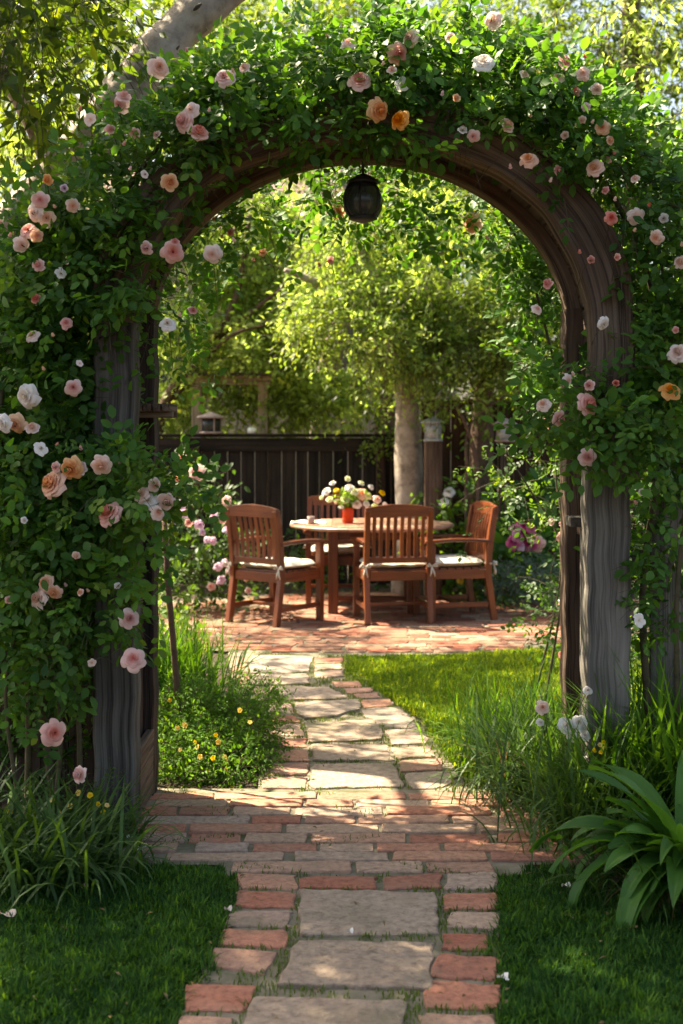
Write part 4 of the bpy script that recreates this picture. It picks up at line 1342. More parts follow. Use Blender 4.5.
tree('cedar_tree', 'dark dense tree behind the roses at the top right', (3.3, 15, 0),
     [([(3.3, 15, -.05), (3.3, 15, 3.5), (3.2, 14.8, 7)], .22, .08)],
     [pb(600, 20, 14.6, 90, 60, 1.0), pb(660, 90, 14.6, 70, 70, 1.0), pb(660, 200, 14.8, 60, 80, 1.0), pb(560, 60, 15, 60, 50, .8, .8), pb(600, 300, 14.8, 80, 80, .9), pb(650, 400, 14.5, 60, 70, .9), pb(580, 400, 14.6, 60, 50, .8)],
     'tree_dark', 48, .10, .4, seed=46, L=(.25, .55), tone=-.05, mat2='tree_mid')
tree('pepper_tree', 'feathery yellow leaved tree at the top right corner', (2.6, 9.6, 0),
     [([(2.9, 9.6, -.05), (2.9, 9.6, 2.0), (2.9, 9.5, 3.4), at(700, -20, 9.4), at(600, -60, 9.3)], .09, .03)],
     [pb(660, 20, 9.4, 45, 30, .4, .7), pb(665, 130, 9.4, 30, 55, .4, .7), pb(600, -10, 9.4, 60, 30, .4, .6), pb(670, 70, 9.5, 30, 30, .3, .6)],
     'tree_yellow', 50, .07, .3, seed=47, L=(.25, .5), tone=.1, droop=.7)
# hedge of evergreens closing the view
for i, (X, Y, zt, w, mt, lb) in enumerate(((-5.4, 17.5, 6.5, 1.3, 'tree_mid', 'broad green tree far left behind the garden house'), (2.6, 19.5, 6.8, 1.4, 'tree_mid', 'broad green tree far behind the pale trunked tree'), (-2.3, 23.5, 8.5, 1.8, 'tree_mid', 'big tree rising beyond the roof of the garden house'), (5.2, 18, 6.5, 1.4, 'tree_dark', 'dark broad tree in the far right corner'))):
    r = random.Random(90 + i)
    bl = [(X + r.uniform(-w, w), Y + r.uniform(-.6, .6), zt * (k + .8) / 6.5, w * .85, 1.0, .95) for k in range(6) for _ in (0, 1)]
    tree('broad_tree', lb, (X, Y, 0), [([(X, Y, -.05), (X, Y, zt * .5), (X + .1, Y, zt * .9)], .2, .07)], bl, mt, 7.5, .2, .5, seed=60 + i, L=(.5, .9), tone=.05)

# multi stemmed shrub and dark trunk right of the pale trunk
sx = at(466, 0, 12.0).x
t = thing('bare_stem_shrub', (sx, 12, 0), 'tall shrub with thin bare curving stems right of the lantern post', 'shrub')
b = MB()
limb(b, [(sx + .02, 12, -.03), at(478, 505, 12), at(476, 460, 12), at(466, 425, 12), at(455, 405, 12)], .022, .014, k=4, sides=8)
limb(b, [(sx + .05, 12.05, -.03), at(466, 510, 12.05), at(467, 470, 12), at(466, 440, 12), at(474, 420, 12), at(505, 395, 11.9)], .018, .008, k=4, sides=8)
b.build('stems', M['bark_brown'], t)
lv, st = LV(), LV(); rng = np.random.default_rng(51)
S, D = blob_starts(rng, [pb(465, 395, 11.9, 35, 22, .3), pb(515, 382, 12.3, 35, 16, .2, .8), pb(440, 385, 12, 30, 18, .3, .8)], 60)
spray(lv, rng, S, D, (.15, .3), 6, .07, .45, False, .4, T_MED, st, .003)
lv.build('foliage', M['tree_mid'], t); st.build('twigs', M['cane'], t)
b = MB(); dx = at(480, 0, 12.9).x
limb(b, [(dx, 12.9, -.05), (dx - .01, 12.9, .9), (dx + .03, 12.9, 1.8), (dx - .02, 12.8, 2.6)], .13, .09, .12)
t = thing('dark_trunk_tree', (dx, 12.9, 0), 'tree with a dark reddish trunk between the bare stems and the pink lantern', 'tree')
b.build('trunk', M['bark_brown'], t)
lv, st = LV(), LV()
S, D = blob_starts(rng, [pb(480, 330, 12.8, 60, 40, .5, .7), pb(530, 370, 12.6, 45, 50, .4, .8)], 45)
spray(lv, rng, S, D, (.25, .45), 7, .08, .45, False, .5, T_MED, st, .003)
lv.build('crown', M['tree_dark'], t)


# ================================================================== climbing roses
def clear_wood(P, rng):
    """stems are tied back, so few leaves hang over the wood of the arbor"""
    x, y, z = P[:, 0] - AX, P[:, 1], P[:, 2]
    u = rng.random(len(P))
    ax = np.abs(x)
    th = np.arctan2(np.maximum(z - SPR, 0), ax)
    face = np.where(th > 1.15, -.02, np.where(x > 0, np.where(th > .85, .09, .14), np.where(th > .5, .08, -.01)))
    e = np.sqrt((x / (HW + face)) ** 2 + ((z - SPR) / (RISE + face)) ** 2)
    bad = (z > SPR) & (e < 1) & (y < 5.75) & (u > .10)
    L = (x < -HW + .02) & (x > -HW - .165) & (y < 5.05)
    bad |= L & (z < SPR + .02) & (z > 1.50) & (u > .05)
    bad |= L & (z < .78) & (u > .04)
    bad |= L & (z < 1.14) & (z > .78) & (u > .45)
    R = (x > HW - .1) & (x < HW + .165) & (y < 5.3)
    bad |= R & (z < 2.5) & (z > 1.76) & (u > .06)
    bad |= R & (z < 1.36) & (u > .05)
    bad |= (ax < HW - .02) & (z < SPR) & (y < 5.75) & ((x > 0) & (z < 1.4) | (x < 0) & ((z < 1.05) | (z > 1.45))) & (u > .12)
    return ~bad


def rose(name, loc, label, blobs, dens, seed, canes, leaf=.046, K=5, L=(.10, .21), mat='rose_leaf', mat2='rose_leaf_young', frac=.25, cat='rose bush'):
    rng = np.random.default_rng(seed)
    t = thing(name, loc, label, cat)
    S, D = blob_starts(rng, blobs, dens, .12)
    D[:, 1] -= .35
    lv, lv2, st = LV(), LV(), LV()
    k = rng.random(len(S)) < frac
    spray(lv, rng, S[~k], D[~k], L, K, leaf, .68, True, .4, T_FINE, st, .0018, 0, (0, -.55, .7), .5, filt=clear_wood)
    spray(lv2, rng, S[k], D[k], L, K, leaf * .85, .6, True, .25, T_FINE, st, .0018, 0, (0, -.5, .7), .5, filt=clear_wood)
    lv.build('foliage', M[mat], t); lv2.build('young_foliage', M[mat2], t); st.build('twigs', M['cane'], t)
    b = MB()
    for (pts, r0, r1) in canes: limb(b, pts, r0, r1, k=5, sides=7)
    b.build('canes', M['cane'], t)
    return t





lc_ = [([(-1.05, 5.0, -.02), (-1.12, 5.0, .6), (-1.0, 4.95, 1.2), (-1.05, 5.05, 2.0), (-.6, 5.1, 2.75)], .016, .008), ([(-1.0, 5.05, -.02), (-.98, 4.95, .5), (-1.1, 4.9, 1.0), (-.95, 4.85, 1.3)], .012, .006),
       ([(-1.2, 5.1, -.02), (-1.18, 5.0, .7), (-1.28, 5.0, 1.6), (-1.1, 5.1, 2.4)], .015, .007), ([(-1.15, 4.9, -.02), (-1.22, 4.85, .55), (-1.15, 4.85, .9)], .009, .005), ([(-1.08, 4.95, -.02), (-1.03, 4.9, .45), (-1.1, 4.9, .8)], .01, .006),
       ([(-1.25, 4.95, -.02), (-1.3, 4.9, .6), (-1.2, 4.85, 1.0)], .01, .006)]
roseL = rose('climbing_rose', (-1.1, 5.0, 0), 'climbing rose smothering the left posts and left side of the arch',
             [pb(55, 480, 5.1, 62, 60, .28, 1.25), pb(40, 560, 5.0, 60, 60, .28, 1.2), pb(30, 640, 5.05, 55, 50, .25, 1.1), pb(95, 600, 4.85, 34, 42, .16, 1.2), pb(135, 590, 4.80, 22, 22, .10, 1),
              pb(118, 485, 4.82, 40, 30, .13, 1.3), pb(155, 490, 4.85, 25, 25, .12, 1.1), pb(90, 530, 4.95, 30, 30, .15),
              pb(35, 400, 5.15, 55, 60, .3, 1.2), pb(45, 320, 5.15, 55, 60, .3, 1.2), pb(72, 268, 5.1, 52, 50, .28, 1.2), pb(115, 208, 5.1, 48, 42, .28, 1.3), pb(28, 262, 5.3, 38, 45, .3),
              pb(95, 330, 4.98, 24, 35, .12, .7), pb(118, 275, 4.95, 34, 34, .13, .9), pb(162, 152, 5.1, 45, 34, .28, 1.3), pb(150, 300, 5.0, 22, 28, .12, .7), pb(180, 240, 4.95, 28, 22, .08, .4),
              pb(228, 110, 5.15, 45, 34, .28, 1.3), pb(250, 125, 4.95, 35, 18, .1, .9), pb(120, 430, 4.98, 22, 18, .07, .6),
              pb(30, 520, 5.4, 60, 200, .2, .6), pb(40, 735, 5.72, 75, 55, .06, 1.2)], 185, 71, lc_)  # last clump added behind the pickets to block bright gaps
rc_ = [([(1.22, 5.1, -.02), (1.15, 5.1, .9), (1.25, 5.1, 1.7), (1.05, 5.1, 2.4), (.6, 5.15, 2.85), (.0, 5.2, 2.95)], .017, .007), ([(1.3, 5.0, -.02), (1.24, 4.95, .8), (1.3, 5, 1.5), (1.2, 5.05, 2.2)], .013, .006)]
roseR = rose('climbing_rose', (1.22, 5.1, 0), 'climbing rose covering the top and right side of the arch',
             [pb(290, 88, 5.15, 45, 34, .28, 1.2), pb(300, 125, 4.94, 45, 17, .08, 1), pb(345, 78, 5.15, 50, 34, .28, 1.2), pb(410, 70, 5.15, 50, 36, .28, 1.2), pb(375, 108, 4.94, 40, 17, .08, .9), pb(470, 78, 5.15, 50, 40, .28, 1.2), pb(445, 125, 4.94, 45, 18, .08, .9),
              pb(532, 98, 5.12, 50, 44, .28, 1.2), pb(592, 140, 5.1, 46, 48, .28, 1.2), pb(630, 200, 5.1, 48, 55, .28, 1.2), pb(665, 270, 5.1, 38, 60, .28, 1.2), pb(665, 360, 5.1, 32, 55, .25, 1.1), pb(655, 425, 5.05, 40, 38, .2, 1.1),
              pb(520, 150, 4.94, 30, 12, .07, .6), pb(565, 195, 4.93, 22, 12, .06, .4), pb(600, 395, 4.86, 36, 24, .12, 1), pb(568, 400, 5.0, 20, 24, .15, 1), pb(620, 455, 4.88, 28, 16, .1, .8), pb(590, 440, 4.88, 30, 20, .1, .7),
              pb(675, 590, 5.0, 18, 55, .12, .7), pb(640, 480, 5.35, 14, 60, .1, .7), pb(642, 560, 5.4, 10, 90, .12, .4), pb(645, 340, 5.5, 40, 90, .12, .7), pb(672, 500, 5.05, 16, 30, .1, .6)], 185, 72, rc_)
# strands of the same kind hanging behind the rear rib
roseB = rose('climbing_rose', (-.95, 5.9, 0), 'climbing rose trailing down behind the rear rib of the arch',
             [pb(180, 290, 5.85, 20, 45, .14, .9), pb(205, 235, 5.85, 30, 25, .14, 1), pb(250, 200, 5.9, 40, 20, .14, .9), pb(310, 185, 5.9, 45, 18, .14, .8), pb(380, 185, 5.95, 45, 16, .14, 1.0), pb(450, 200, 5.95, 45, 18, .14, 1.1),
              pb(515, 225, 5.95, 35, 25, .14, 1.2), pb(550, 280, 5.95, 18, 40, .14, 1.1), pb(556, 350, 5.9, 14, 40, .12, .9), pb(540, 255, 5.95, 25, 25, .14, 1), pb(170, 350, 5.85, 12, 50, .1, .5), pb(340, 84, 5.6, 200, 20, .2, .8)], 150, 73,
             [([(-.98, 5.85, -.02), (-.9, 5.85, 1.2), (-.86, 5.8, 2.0), (-.5, 5.85, 2.5), (.1, 5.85, 2.72), (.7, 5.9, 2.5), (.95, 5.9, 1.8)], .014, .006)])
# looser bush behind the arbor on the right
rb = thing('rose_bush', (1.15, 7.2, 0), '', 'x') if False else None
roseS = rose('rose_bush', (1.05, 7.4, 0), 'loose pale leaved rose bush behind the right rear post',
             [pb(554, 478, 7.4, 16, 26, .25), pb(560, 395, 7.4, 18, 40, .3, .8), pb(520, 480, 7.4, 22, 22, .25, .8), pb(560, 520, 7.4, 14, 40, .2), pb(566, 595, 7.4, 10, 30, .2, .8), pb(560, 630, 7.0, 18, 25, .2, 1.0)], 75, 74,
             [([(1.05, 7.4, -.02), at(562, 560, 7.4), at(530, 490, 7.4), at(505, 455, 7.4)], .007, .004), ([(1.12, 7.4, -.02), at(566, 560, 7.4), at(556, 480, 7.4), at(560, 420, 7.4)], .007, .004)], leaf=.034, mat='shrub', frac=.45, L=(.18, .34))

BL = {  # px, py, diameter px, colour, shape
 'L': [(47, 482, 30, 'p_cream', 'open'), (69, 471, 24, 'p_orange', 'open'), (80, 467, 15, 'p_blush', 'semi'), (101, 467, 20, 'p_cream', 'open'), (105, 510, 26, 'p_pink', 'open'), (55, 467, 11, 'p_pink', 'semi'),
       (35, 598, 20, 'p_blush', 'open'), (43, 583, 17, 'p_cream', 'open'), (53, 594, 16, 'p_cream', 'open'), (130, 618, 20, 'p_pink', 'open'), (133, 658, 23, 'p_pink', 'loose'), (55, 733, 25, 'p_pink', 'loose'), (78, 775, 18, 'p_pink', 'semi'),
       (23, 397, 25, 'p_white', 'loose'), (73, 387, 17, 'p_pink', 'loose'), (41, 448, 15, 'p_white', 'simple'), (32, 427, 14, 'p_blush', 'semi'), (14, 426, 20, 'p_orange', 'loose'), (0, 424, 18, 'p_white', 'loose'),
       (139, 494, 17, 'p_cream', 'loose'), (155, 485, 14, 'p_blush', 'semi'), (166, 502, 18, 'p_blush', 'semi'), (148, 500, 16, 'p_white', 'loose'), (159, 512, 15, 'p_blush', 'loose'),
       (180, 120, 22, 'p_pink', 'open'), (199, 131, 20, 'p_pink', 'semi'), (190, 109, 15, 'p_blush', 'loose'), (170, 182, 17, 'p_orange', 'semi'), (160, 66, 21, 'p_blush', 'loose'), (223, 75, 20, 'p_pink', 'loose'), (244, 67, 11, 'p_blush', 'semi'),
       (124, 95, 15, 'p_pink', 'semi'), (118, 104, 18, 'p_pink', 'loose'), (90, 119, 13, 'p_cream', 'simple'), (135, 133, 11, 'p_pink', 'semi'), (110, 129, 10, 'p_pink', 'semi'), (156, 134, 9, 'p_blush', 'semi'), (145, 174, 9, 'p_blush', 'simple'),
       (146, 248, 13, 'p_pink', 'semi'), (173, 252, 22, 'p_pink', 'loose'), (212, 255, 18, 'p_blush', 'loose'), (175, 241, 9, 'p_deep', 'semi'), (73, 206, 13, 'p_blush', 'loose'), (47, 180, 11, 'p_orange', 'semi'), (64, 188, 8, 'p_mauve', 'semi'),
       (40, 200, 17, 'p_pink', 'loose'), (32, 213, 19, 'p_blush', 'loose'), (46, 217, 16, 'p_orange', 'loose'), (27, 228, 18, 'p_pink', 'loose'), (22, 245, 15, 'p_blush', 'loose'), (38, 236, 13, 'p_orange', 'loose'), (38, 265, 13, 'p_pink', 'semi'), (61, 273, 12, 'p_white', 'simple'), (31, 334, 14, 'p_blush', 'loose'),
       (167, 322, 16, 'p_white', 'loose'), (66, 322, 12, 'p_deep', 'loose'), (193, 310, 9, 'p_deep', 'semi'), (35, 298, 11, 'p_deep', 'semi'), (24, 520, 7, 'p_white', 'semi'), (80, 363, 8, 'p_blush', 'simple'), (76, 556, 8, 'p_cream', 'semi'), (9, 600, 8, 'p_pink', 'semi'), (118, 586, 7, 'p_white', 'semi'), (80, 592, 7, 'p_cream', 'semi'), (92, 663, 9, 'p_blush', 'simple')],
 'R': [(359, 77, 23, 'p_pink', 'open'), (400, 53, 22, 'p_pink', 'open'), (408, 36, 18, 'p_blush', 'open'), (382, 110, 25, 'p_orange', 'open'), (397, 119, 20, 'p_orange', 'open'), (402, 84, 15, 'p_white', 'simple'), (348, 41, 14, 'p_blush', 'loose'), (392, 69, 10, 'p_blush', 'semi'),
       (484, 59, 21, 'p_white', 'loose'), (492, 19, 17, 'p_blush', 'loose'), (450, 37, 10, 'p_blush', 'semi'), (456, 98, 8, 'p_orange', 'semi'), (473, 136, 12, 'p_pink', 'loose'), (463, 129, 10, 'p_white', 'semi'), (508, 124, 16, 'p_cream', 'semi'), (528, 157, 18, 'p_cream', 'loose'),
       (566, 61, 15, 'p_pink', 'semi'), (583, 73, 13, 'p_blush', 'loose'), (557, 76, 14, 'p_blush', 'loose'), (525, 74, 10, 'p_blush', 'semi'), (597, 89, 12, 'p_blush', 'semi'), (586, 107, 9, 'p_pink', 'semi'), (593, 166, 19, 'p_cream', 'open'), (602, 127, 14, 'p_orange', 'loose'), (611, 140, 9, 'p_orange', 'semi'), (608, 159, 8, 'p_deep', 'semi'),
       (559, 170, 11, 'p_deep', 'semi'), (565, 135, 8, 'p_blush', 'semi'), (605, 190, 8, 'p_deep', 'semi'), (612, 217, 13, 'p_deep', 'loose'), (637, 218, 17, 'p_blush', 'open'), (664, 218, 10, 'p_white', 'semi'), (655, 238, 14, 'p_blush', 'loose'), (577, 92, 8, 'p_cream', 'semi'), (635, 178, 9, 'p_blush', 'semi'), (582, 120, 8, 'p_blush', 'semi'),
       (606, 324, 13, 'p_white', 'loose'), (591, 260, 8, 'p_deep', 'semi'), (617, 257, 7, 'p_pink', 'semi'), (680, 262, 14, 'p_blush', 'semi'), (677, 351, 20, 'p_blush', 'open'), (671, 388, 20, 'p_orange', 'loose'), (676, 330, 7, 'p_pink', 'semi'),
       (592, 403, 24, 'p_pink', 'open'), (589, 385, 11, 'p_pink', 'semi'), (616, 383, 7, 'p_deep', 'semi'), (569, 381, 12, 'p_blush', 'loose'), (588, 457, 18, 'p_pink', 'open'), (560, 419, 16, 'p_pink', 'semi'), (542, 403, 14, 'p_blush', 'loose'), (547, 283, 11, 'p_deep', 'semi'), (538, 308, 11, 'p_blush', 'loose'), (640, 620, 14, 'p_white', 'simple'), (642, 492, 8, 'p_blush', 'simple')],
 'B': [(336, 213, 14, 'p_orange', 'loose'), (469, 224, 20, 'p_cream', 'loose'), (200, 218, 9, 'p_deep', 'loose'), (262, 252, 9, 'p_orange', 'semi'), (230, 232, 8, 'p_deep', 'semi'), (330, 260, 8, 'p_deep', 'semi')],
 'S': [(568, 432, 10, 'p_orange', 'semi'), (545, 425, 11, 'p_cream', 'semi'), (562, 605, 12, 'p_blush', 'loose'), (565, 655, 12, 'p_deep', 'semi'), (563, 538, 11, 'p_deep', 'loose'), (552, 522, 8, 'p_blush', 'semi')]}
BUD = []
for q, mt in enumerate(('p_deep', 'p_pink', 'p_cream')):
    me_ = rose_mesh('bud_%d' % q, 50 + q, ((3, .5, 2.2, -.6), (3, .75, 2.0, -.7), (4, .9, .9, -.2)))
    me_.materials.append(M[mt]); BUD.append(me_)
DEP = {'L': 4.72, 'R': 4.74, 'B': 5.8, 'S': 7.15}
for key, tgt in (('L', roseL), ('R', roseR), ('B', roseB), ('S', roseS)):
    for (px, py, dia, mt, shp) in BL[key]:
        Y = DEP[key] + random.uniform(-.03, .03) - (.12 if key == 'L' and py > 430 else 0)
        r = dia / 2 * Y / F * .98
        p = at(px, py, Y + .035)
        d = (random.uniform(-.9, .9), -1, random.uniform(-.5, .8))
        put_flower('bloom', flower_mesh(shp, mt, random.randrange(2)), p, d, r, tgt)
    for (px, py, dia, mt, shp) in random.sample(BL[key], min(len(BL[key]), 22)):
        a = random.uniform(0, 6.28); k = dia * random.uniform(.8, 1.6) + 3
        p = at(px + k * math.cos(a), py + k * math.sin(a) * .8, DEP[key] + .02)
        put_flower('bud', BUD[random.randrange(3)], p, (random.uniform(-.6, .6), -.5, 1), .0095 * p.y / 5, tgt)
    # a cane carries each bloom to the bush
    st = LV(); P = []
    for (px, py, dia, mt, shp) in BL[key]:
        a = np.array(at(px, py, DEP[key] + .04 - (.12 if key == 'L' and py > 430 else 0))); e = a + np.array([random.uniform(-.05, .05), .32, random.uniform(-.16, -.06)])
        P.append([a * (1 - t) + e * t + np.array([0, 0, .03 * math.sin(math.pi * t)]) for t in (0, .25, .5, .75, 1)])
    st.tubes(np.array(P), .0022); st.build('flower_stalks', M['cane'], tgt)


# ================================================================== beds
def clump_grass(name, label, c, n, L, W, mat, seed, lean=(.15, 1.0), spread=.12, cat='ornamental grass', azr=(0, 6.283), K=6, tone=0, dry=0.0, curl=1.0, group=None):
    rng = np.random.default_rng(seed)
    t = thing(name, (c[0], c[1], 0), label, cat, group)
    base = np.stack([rng.normal(c[0], spread, n), rng.normal(c[1], spread * .8, n), np.zeros(n)], -1)
    az = rng.uniform(azr[0], azr[1], n)
    lv = LV()
    blades(lv, rng, base, az, rng.uniform(*lean, n), rng.uniform(L * .55, L * 1.1, n), rng.uniform(W * .6, W * 1.15, n), K, np.clip(rng.normal(.45 + tone, .2, n), 0, 1), curl)
    lv.build('leaves', M[mat], t)
    if dry:
        m = int(n * dry); lv = LV()
        base = np.stack([rng.normal(c[0], spread, m), rng.normal(c[1], spread * .8, m), np.zeros(m)], -1)
        blades(lv, rng, base, rng.uniform(azr[0], azr[1], m), rng.uniform(.5, 1.1, m), rng.uniform(L * .4, L * .9, m), W * .6, K)
        lv.build('dry_leaves', M['dry'], t)
    return t


def bush(name, label, c, blobs, dens, leaf, wr, mat, seed, L=(.08, .2), K=6, flowers=None, cat='shrub', tone=0, droop=.3, compound=False, jitter=.5, tm=T_FINE, mat2=None, up=.35):
    rng = np.random.default_rng(seed)
    t = thing(name, (c[0], c[1], 0), label, cat)
    S, D = blob_starts(rng, blobs, dens, up)
    S[:, 2] = np.maximum(S[:, 2], .01)
    lv, st = LV(), LV()
    spray(lv, rng, S, D, L, K, leaf, wr, compound, droop, tm, st, .0016, tone, (0, -.4, .8), jitter)
    lv.build('foliage', M[mat], t); st.build('stems', M['cane'], t)
    for (p, r, mt, shp) in (flowers or []):
        put_flower('flower', flower_mesh(shp, mt, 0), p, (random.uniform(-.5, .5), -.8, random.uniform(.1, .9)), r, t)
    return t


def gat(px, py, dy=0.0):
    x, y = gnd(px, py); return (x, y + dy)


# left foreground: daylilies and yellow flowers
clump_grass('daylily', 'dark green daylily clump in the bottom left corner beside the lawn', gat(45, 885), 420, .40, .014, 'blade', 101, (.45, 1.25), .13, 'daylily')
clump_grass('daylily', 'daylily clump at the far left edge under the rose bush', gat(-5, 865), 320, .42, .014, 'blade', 102, (.35, 1.2), .12, 'daylily')
clump_grass('daylily', 'smaller daylily clump between the corner clump and the grey post', gat(95, 858), 200, .34, .011, 'blade', 103, (.3, 1.1), .09, 'daylily')


def yflow(lst, Y, r=.009, mt='p_yellow', shp='simple'):
    return [(at(px, py, Y + random.uniform(-.03, .03)), r * random.uniform(.8, 1.25), mt, shp) for (px, py) in lst]


bush('flowering_ground_cover', 'low ground cover with tiny yellow flowers before the left grey post', gat(110, 850), [pb(75, 812, 4.95, 30, 26, .12), pb(108, 805, 4.9, 26, 30, .12), pb(95, 850, 4.72, 35, 16, .12), pb(20, 830, 4.8, 30, 20, .1, .7), pb(55, 790, 5.0, 30, 25, .1, .7)], 330, .017, .4, 'shrub', 111, (.05, .12), 7,
     yflow([(98, 804), (93, 819), (88, 826), (103, 812), (97, 834), (78, 793), (10, 812), (52, 800), (107, 805), (90, 795), (12, 860), (98, 858), (100, 868), (5, 865), (60, 812), (70, 806), (83, 838)], 4.72), tm=T_MED)
bush('flowering_ground_cover', 'lacy white flowered plant at the foot of the left grey post', gat(135, 862), [pb(135, 855, 4.72, 18, 14, .07)], 500, .012, .35, 'shrub', 112, (.05, .12), 7,
     yflow([(128, 836), (138, 848), (145, 845), (132, 858), (150, 858), (125, 850), (140, 862), (120, 862)], 4.68, .006, 'p_white'), tm=T_MED)
# mound left of the path
bush('flowering_shrub', 'rounded green mound with tiny yellow flowers left of the path', gat(215, 790), [pb(200, 755, 6.0, 45, 32, .3, 1), pb(240, 735, 6.2, 38, 36, .28), pb(190, 715, 6.3, 40, 35, .28), pb(228, 765, 5.9, 42, 24, .25), pb(185, 775, 5.85, 28, 20, .15), pb(255, 700, 6.9, 25, 22, .25, .7)], 1050, .024, .42, 'lush', 113, (.06, .13), 9,
     yflow([(200, 757), (225, 757), (226, 762), (226, 770), (197, 747), (213, 758), (216, 735), (185, 725), (178, 728), (232, 788), (218, 742), (262, 790), (170, 700), (240, 710), (195, 742), (250, 722), (180, 750), (207, 772)], 5.72, .010), tm=T_MED)
clump_grass('ornamental_grass', 'bright arching grass above the yellow flowered mound left of the path', (-.98, 7.1), 800, .60, .012, 'lush', 104, (.1, .9), .16)
clump_grass('ornamental_grass', 'low lush grass edging the path behind the mound on the left', (-.80, 6.55), 500, .36, .010, 'lush', 106, (.2, 1.1), .13)
clump_grass('ornamental_grass', 'small bright grass tuft leaning towards the patio on the left', (-1.05, 8.0), 160, .5, .010, 'lawn_mid', 105, (.1, .9), .12)
# right: grasses
clump_grass('ornamental_grass', 'dark arching grass clump spilling over the threshold on the right', gat(555, 805), 900, .52, .009, 'blade', 121, (.25, 1.2), .14, dry=.08)
clump_grass('ornamental_grass', 'arching grass clump beside the lawn in front of the right rear post', gat(530, 765), 900, .48, .008, 'lush', 122, (.2, 1.15), .16, dry=.06)
clump_grass('ornamental_grass', 'grass clump with long arching blades before the foot of the right grey post', gat(612, 850), 620, .55, .010, 'blade', 126, (.25, 1.15), .13, dry=.06, tone=.15)
clump_grass('iris_clump', 'tall sword leaved clump at the foot of the right grey post', gat(628, 835), 240, .66, .015, 'lush', 123, (.1, .85), .13, 'iris')
clump_grass('iris_clump', 'tall upright sword leaves at the right edge before the fence board', (1.28, 4.9), 320, .76, .015, 'lush', 124, (.08, .75), .15, 'iris')
clump_grass('ornamental_grass', 'fine grass with dry straw leaves at the foot of the broad leaved plant', gat(655, 905), 260, .34, .007, 'blade', 125, (.4, 1.2), .1, dry=.5)


def strap_plant(name, label, c, leaves, mat='broad'):
    """broad leaved plant: each leaf a keeled arching blade; leaves = (azimuth deg, length, width, lean)"""
    t = thing(name, (c[0], c[1], 0), label, 'plant')
    for (az, L, W, lean) in leaves:
        K, a = 14, math.radians(az)
        h = Vector((math.cos(a), math.sin(a), 0)); s = Vector((-math.sin(a), math.cos(a), 0))
        p = Vector((c[0], c[1], 0)) + h * random.uniform(0, .05) + s * random.uniform(-.03, .03)
        th = lean * .4
        V, Fa, A = [], [], []
        tone = random.uniform(.35, .8)
        for i in range(K + 1):
            t_ = i / K
            w = W * max(.015, math.sin(math.pi * (.10 + .90 * t_) ** 1.05)) ** .85 * (1 if t_ > .25 else .45 + 2.2 * t_)
            up = Vector((0, 0, 1)) * math.sin(th) - h * math.cos(th)
            up = -up if up.z < 0 else up
            ri = .010 * math.sin(t_ * 11 + az)
            for ui, u in enumerate((-1, -.8, -.6, -.4, -.2, 0, .2, .4, .6, .8, 1)):
                V.append(p + s * (u * w / 2) + up * (abs(u) * w * .22 + ri * u + .0012 * (ui % 2)))
                A.append(min(1, max(0, tone + (.16 if u == 0 else -.07 * (ui % 2)) + random.uniform(-.04, .04))))
            p = p + (h * math.sin(th) + Vector((0, 0, 1)) * math.cos(th)) * (L / K)
            th += lean * (1.1 + 1.0 * t_) / K * 1.6
        for i in range(K):
            for j in range(10):
                q = i * 11 + j; Fa.append((q, q + 1, q + 12, q + 11))
        np_mesh('leaf', np.array([tuple(v) for v in V]), np.array(Fa), M[mat], t, None, {'v': A}, smooth=True)
    return t


rs = random.Random(4)
strap_plant('broad_leaf_plant', 'large broad leaved green plant at the right edge of the front lawn', (1.13, 4.3),
            [(rs.uniform(140, 275), rs.uniform(.36, .62), rs.uniform(.065, .105), rs.uniform(.45, 1.3)) for _ in range(52)] + [(rs.uniform(-60, 120), rs.uniform(.4, .6), rs.uniform(.07, .1), rs.uniform(.3, 1.0)) for _ in range(14)])
bush('seedling_rose', 'small blue green leafy seedling at the edge of the right lawn', gat(572, 885), [pb(575, 862, 4.45, 22, 24, .08)], 300, .030, .75, 'rose_leaf', 131, (.05, .12), 4, None, 'plant', .05)
# white flowers in the grasses
t = thing('white_flower_plant', (.92, 5.35, 0), 'stalks of white flowers among the grasses before the right posts', 'flowers')
st = LV(); P = []
for (px, py, r) in ((567, 725, .028), (579, 722, .026), (572, 735, .022), (585, 735, .018), (591, 762, .028), (585, 775, .02), (543, 707, .024), (541, 722, .014), (588, 690, .016), (583, 728, .016)):
    p = at(px, py, 5.0)
    put_flower('flower', flower_mesh('loose', 'p_white' if px != 543 else 'p_blush', 1), p, (random.uniform(-.4, .4), -1, .4), r, t)
    a = np.array(p); e = np.array([.84, 5.3, 0.0]); P.append([a * (1 - q) + e * q + np.array([0, 0, .08 * math.sin(math.pi * q)]) for q in (0, .2, .5, .8, 1)])
st.tubes(np.array(P), .0025); st.build('stalks', M['cane'], t)
t = thing('marigold', (.98, 5.2, 0), 'small orange flowers half hidden in the grasses on the right', 'flowers')
st = LV(); P = []
for (px, py) in ((600, 745), (605, 748), (601, 752), (630, 754), (604, 742), (612, 768), (595, 750)):
    p = at(px, py, 4.9)
    put_flower('flower', flower_mesh('simple', 'p_yellow', 0), p, (random.uniform(-.4, .4), -1, .4), .008, t)
    a = np.array(p); e = np.array([.97, 5.2, 0.0]); P.append([a * (1 - q) + e * q for q in (0, .3, .6, 1)])
st.tubes(np.array(P), .0015); st.build('stalks', M['cane'], t)

